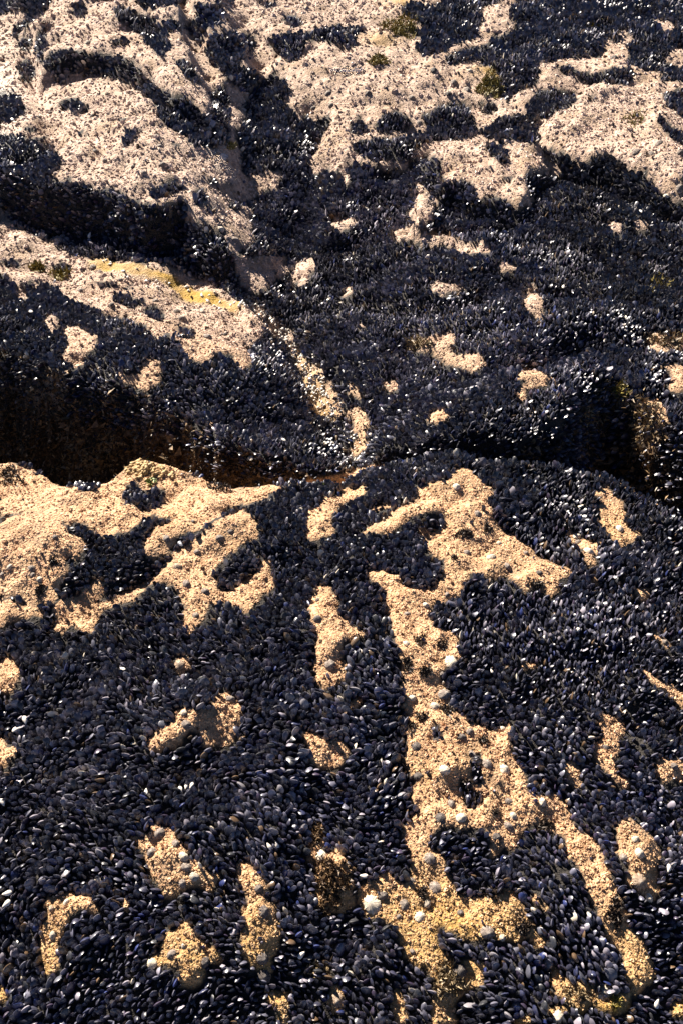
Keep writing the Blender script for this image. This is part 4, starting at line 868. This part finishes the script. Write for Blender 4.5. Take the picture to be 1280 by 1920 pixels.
for tl, tx, ty, ln, lb in SHELLS:
    ox, oy = OFF[tl]; ux, vy = ox + tx / 2, oy + ty / 2; wx_, wy_ = pick(ux, vy)
    dist = math.sqrt(wx_ ** 2 + wy_ ** 2 + CAM_H ** 2); s_ = ln * dist / FPX * .95
    o = bpy.data.objects.new('empty_shell', PALE); COL.objects.link(o); place(o, wx_, wy_, s_, s_, s_, s_ * .42 + .008)
    tag(o, lb, 'shell', 'bleached empty shells')

# broken shell and pebbles washed into the crack
fr_pts = []
for (a0, a1, n, w_) in (((430,545),(520,605),70,14),((520,605),(560,670),60,16),((560,670),(610,760),90,20),((610,760),(668,870),90,22),((235,868),(312,888),170,24),((200,500),(440,575),40,16)):
    for _ in range(n):
        t_ = random.random(); fr_pts.append((a0[0] + (a1[0] - a0[0]) * t_ + random.gauss(0, w_ * .6), a0[1] + (a1[1] - a0[1]) * t_ + random.gauss(0, w_ * .5)))
V, Fc, V2, F2 = [], [], [], []
for ux, vy in fr_pts:
    lump = ux < 340 and vy > 830; VV_, FF_ = (V2, F2) if lump else (V, Fc)
    wx_, wy_ = pick(ux, vy); zz, n_ = surf(np.array([wx_]), np.array([wy_])); dist = math.sqrt(wx_ ** 2 + wy_ ** 2 + CAM_H ** 2)
    r_ = random.uniform(2.0, 4.5) * dist / FPX * (1.35 if lump else 1); b_ = len(VV_); cen = np.array([wx_, wy_, float(zz[0]) + r_ * .3])
    d3 = [(1,0,0),(-1,0,0),(0,1,0),(0,-1,0),(0,0,.8),(0,0,-.8)]
    for d_ in d3: VV_.append(cen + np.array(d_) * r_ * rng.uniform(.6, 1.3, 3) + rng.normal(0, .2, 3) * r_)
    for a_, b2, c_ in ((0,2,4),(2,1,4),(1,3,4),(3,0,4),(2,0,5),(1,2,5),(3,1,5),(0,3,5)): FF_.append((b_ + a_, b_ + b2, b_ + c_))
M_lump, nt, bs = new_mat('barnacle_lump'); ge = nd(nt, 'ShaderNodeNewGeometry'); nz = nd(nt, 'ShaderNodeTexNoise'); nz.inputs['Scale'].default_value = 45; nt.links.new(ge.outputs['Position'], nz.inputs['Vector'])
nt.links.new(mixc(nt, ramp(nt, nz.outputs[0], (.35, 0), (.65, 1)), (.24, .15, .055), (.50, .36, .19)), bs.inputs['Base Color']); bs.inputs['Roughness'].default_value = .85
o = mesh_obj('barnacle_lumps', V2, F2, M_lump, smooth=True); tag(o, 'lumpy yellow tan barnacle clusters on the gully edge at left', 'barnacles', kind='stuff')
o = mesh_obj('shell_gravel', V, Fc, M_pale, smooth=True); tag(o, 'pale broken shell and grit washed into the diagonal crack', 'gravel', kind='stuff')

# ------------------------------------------------------------------ small pools of sea water left on the ledges
M_wat, nt, bs = new_mat('pool_water'); bs.inputs['Base Color'].default_value = (.9, .95, .95, 1); bs.inputs['Roughness'].default_value = .04; bs.inputs['IOR'].default_value = 1.33; bs.inputs['Transmission Weight'].default_value = 1.0
for ux, vy, rx, ry, lb in ((650, 133, 30, 6, 'shallow grey puddle in the pale slab at top centre'), (408, 297, 20, 7, 'small bright puddle below the curved mussel band at upper left')):
    cx_, cy_ = pick(ux, vy); dist = math.sqrt(cx_ ** 2 + cy_ ** 2 + CAM_H ** 2); m_ = dist / FPX; V = []
    aa = np.linspace(0, 2 * math.pi, 40, endpoint=False); rad_ = 1 + .5 * fbm(np.cos(aa) * 1.5 + ux, np.sin(aa) * 1.5, 3, 3)
    X_ = cx_ + rx * m_ * rad_ * np.cos(aa); Y_ = cy_ + ry * m_ * dist / CAM_H * rad_ * np.sin(aa)
    zz, _ = surf(X_, Y_); z0 = float(np.percentile(zz, 60)) + .004
    V = [(X_[i], Y_[i], z0) for i in range(40)] + [(cx_, cy_, z0)]
    o = mesh_obj('tide_pool', V, [(i, (i + 1) % 40, 40) for i in range(40)], M_wat); tag(o, lb, kind='structure')
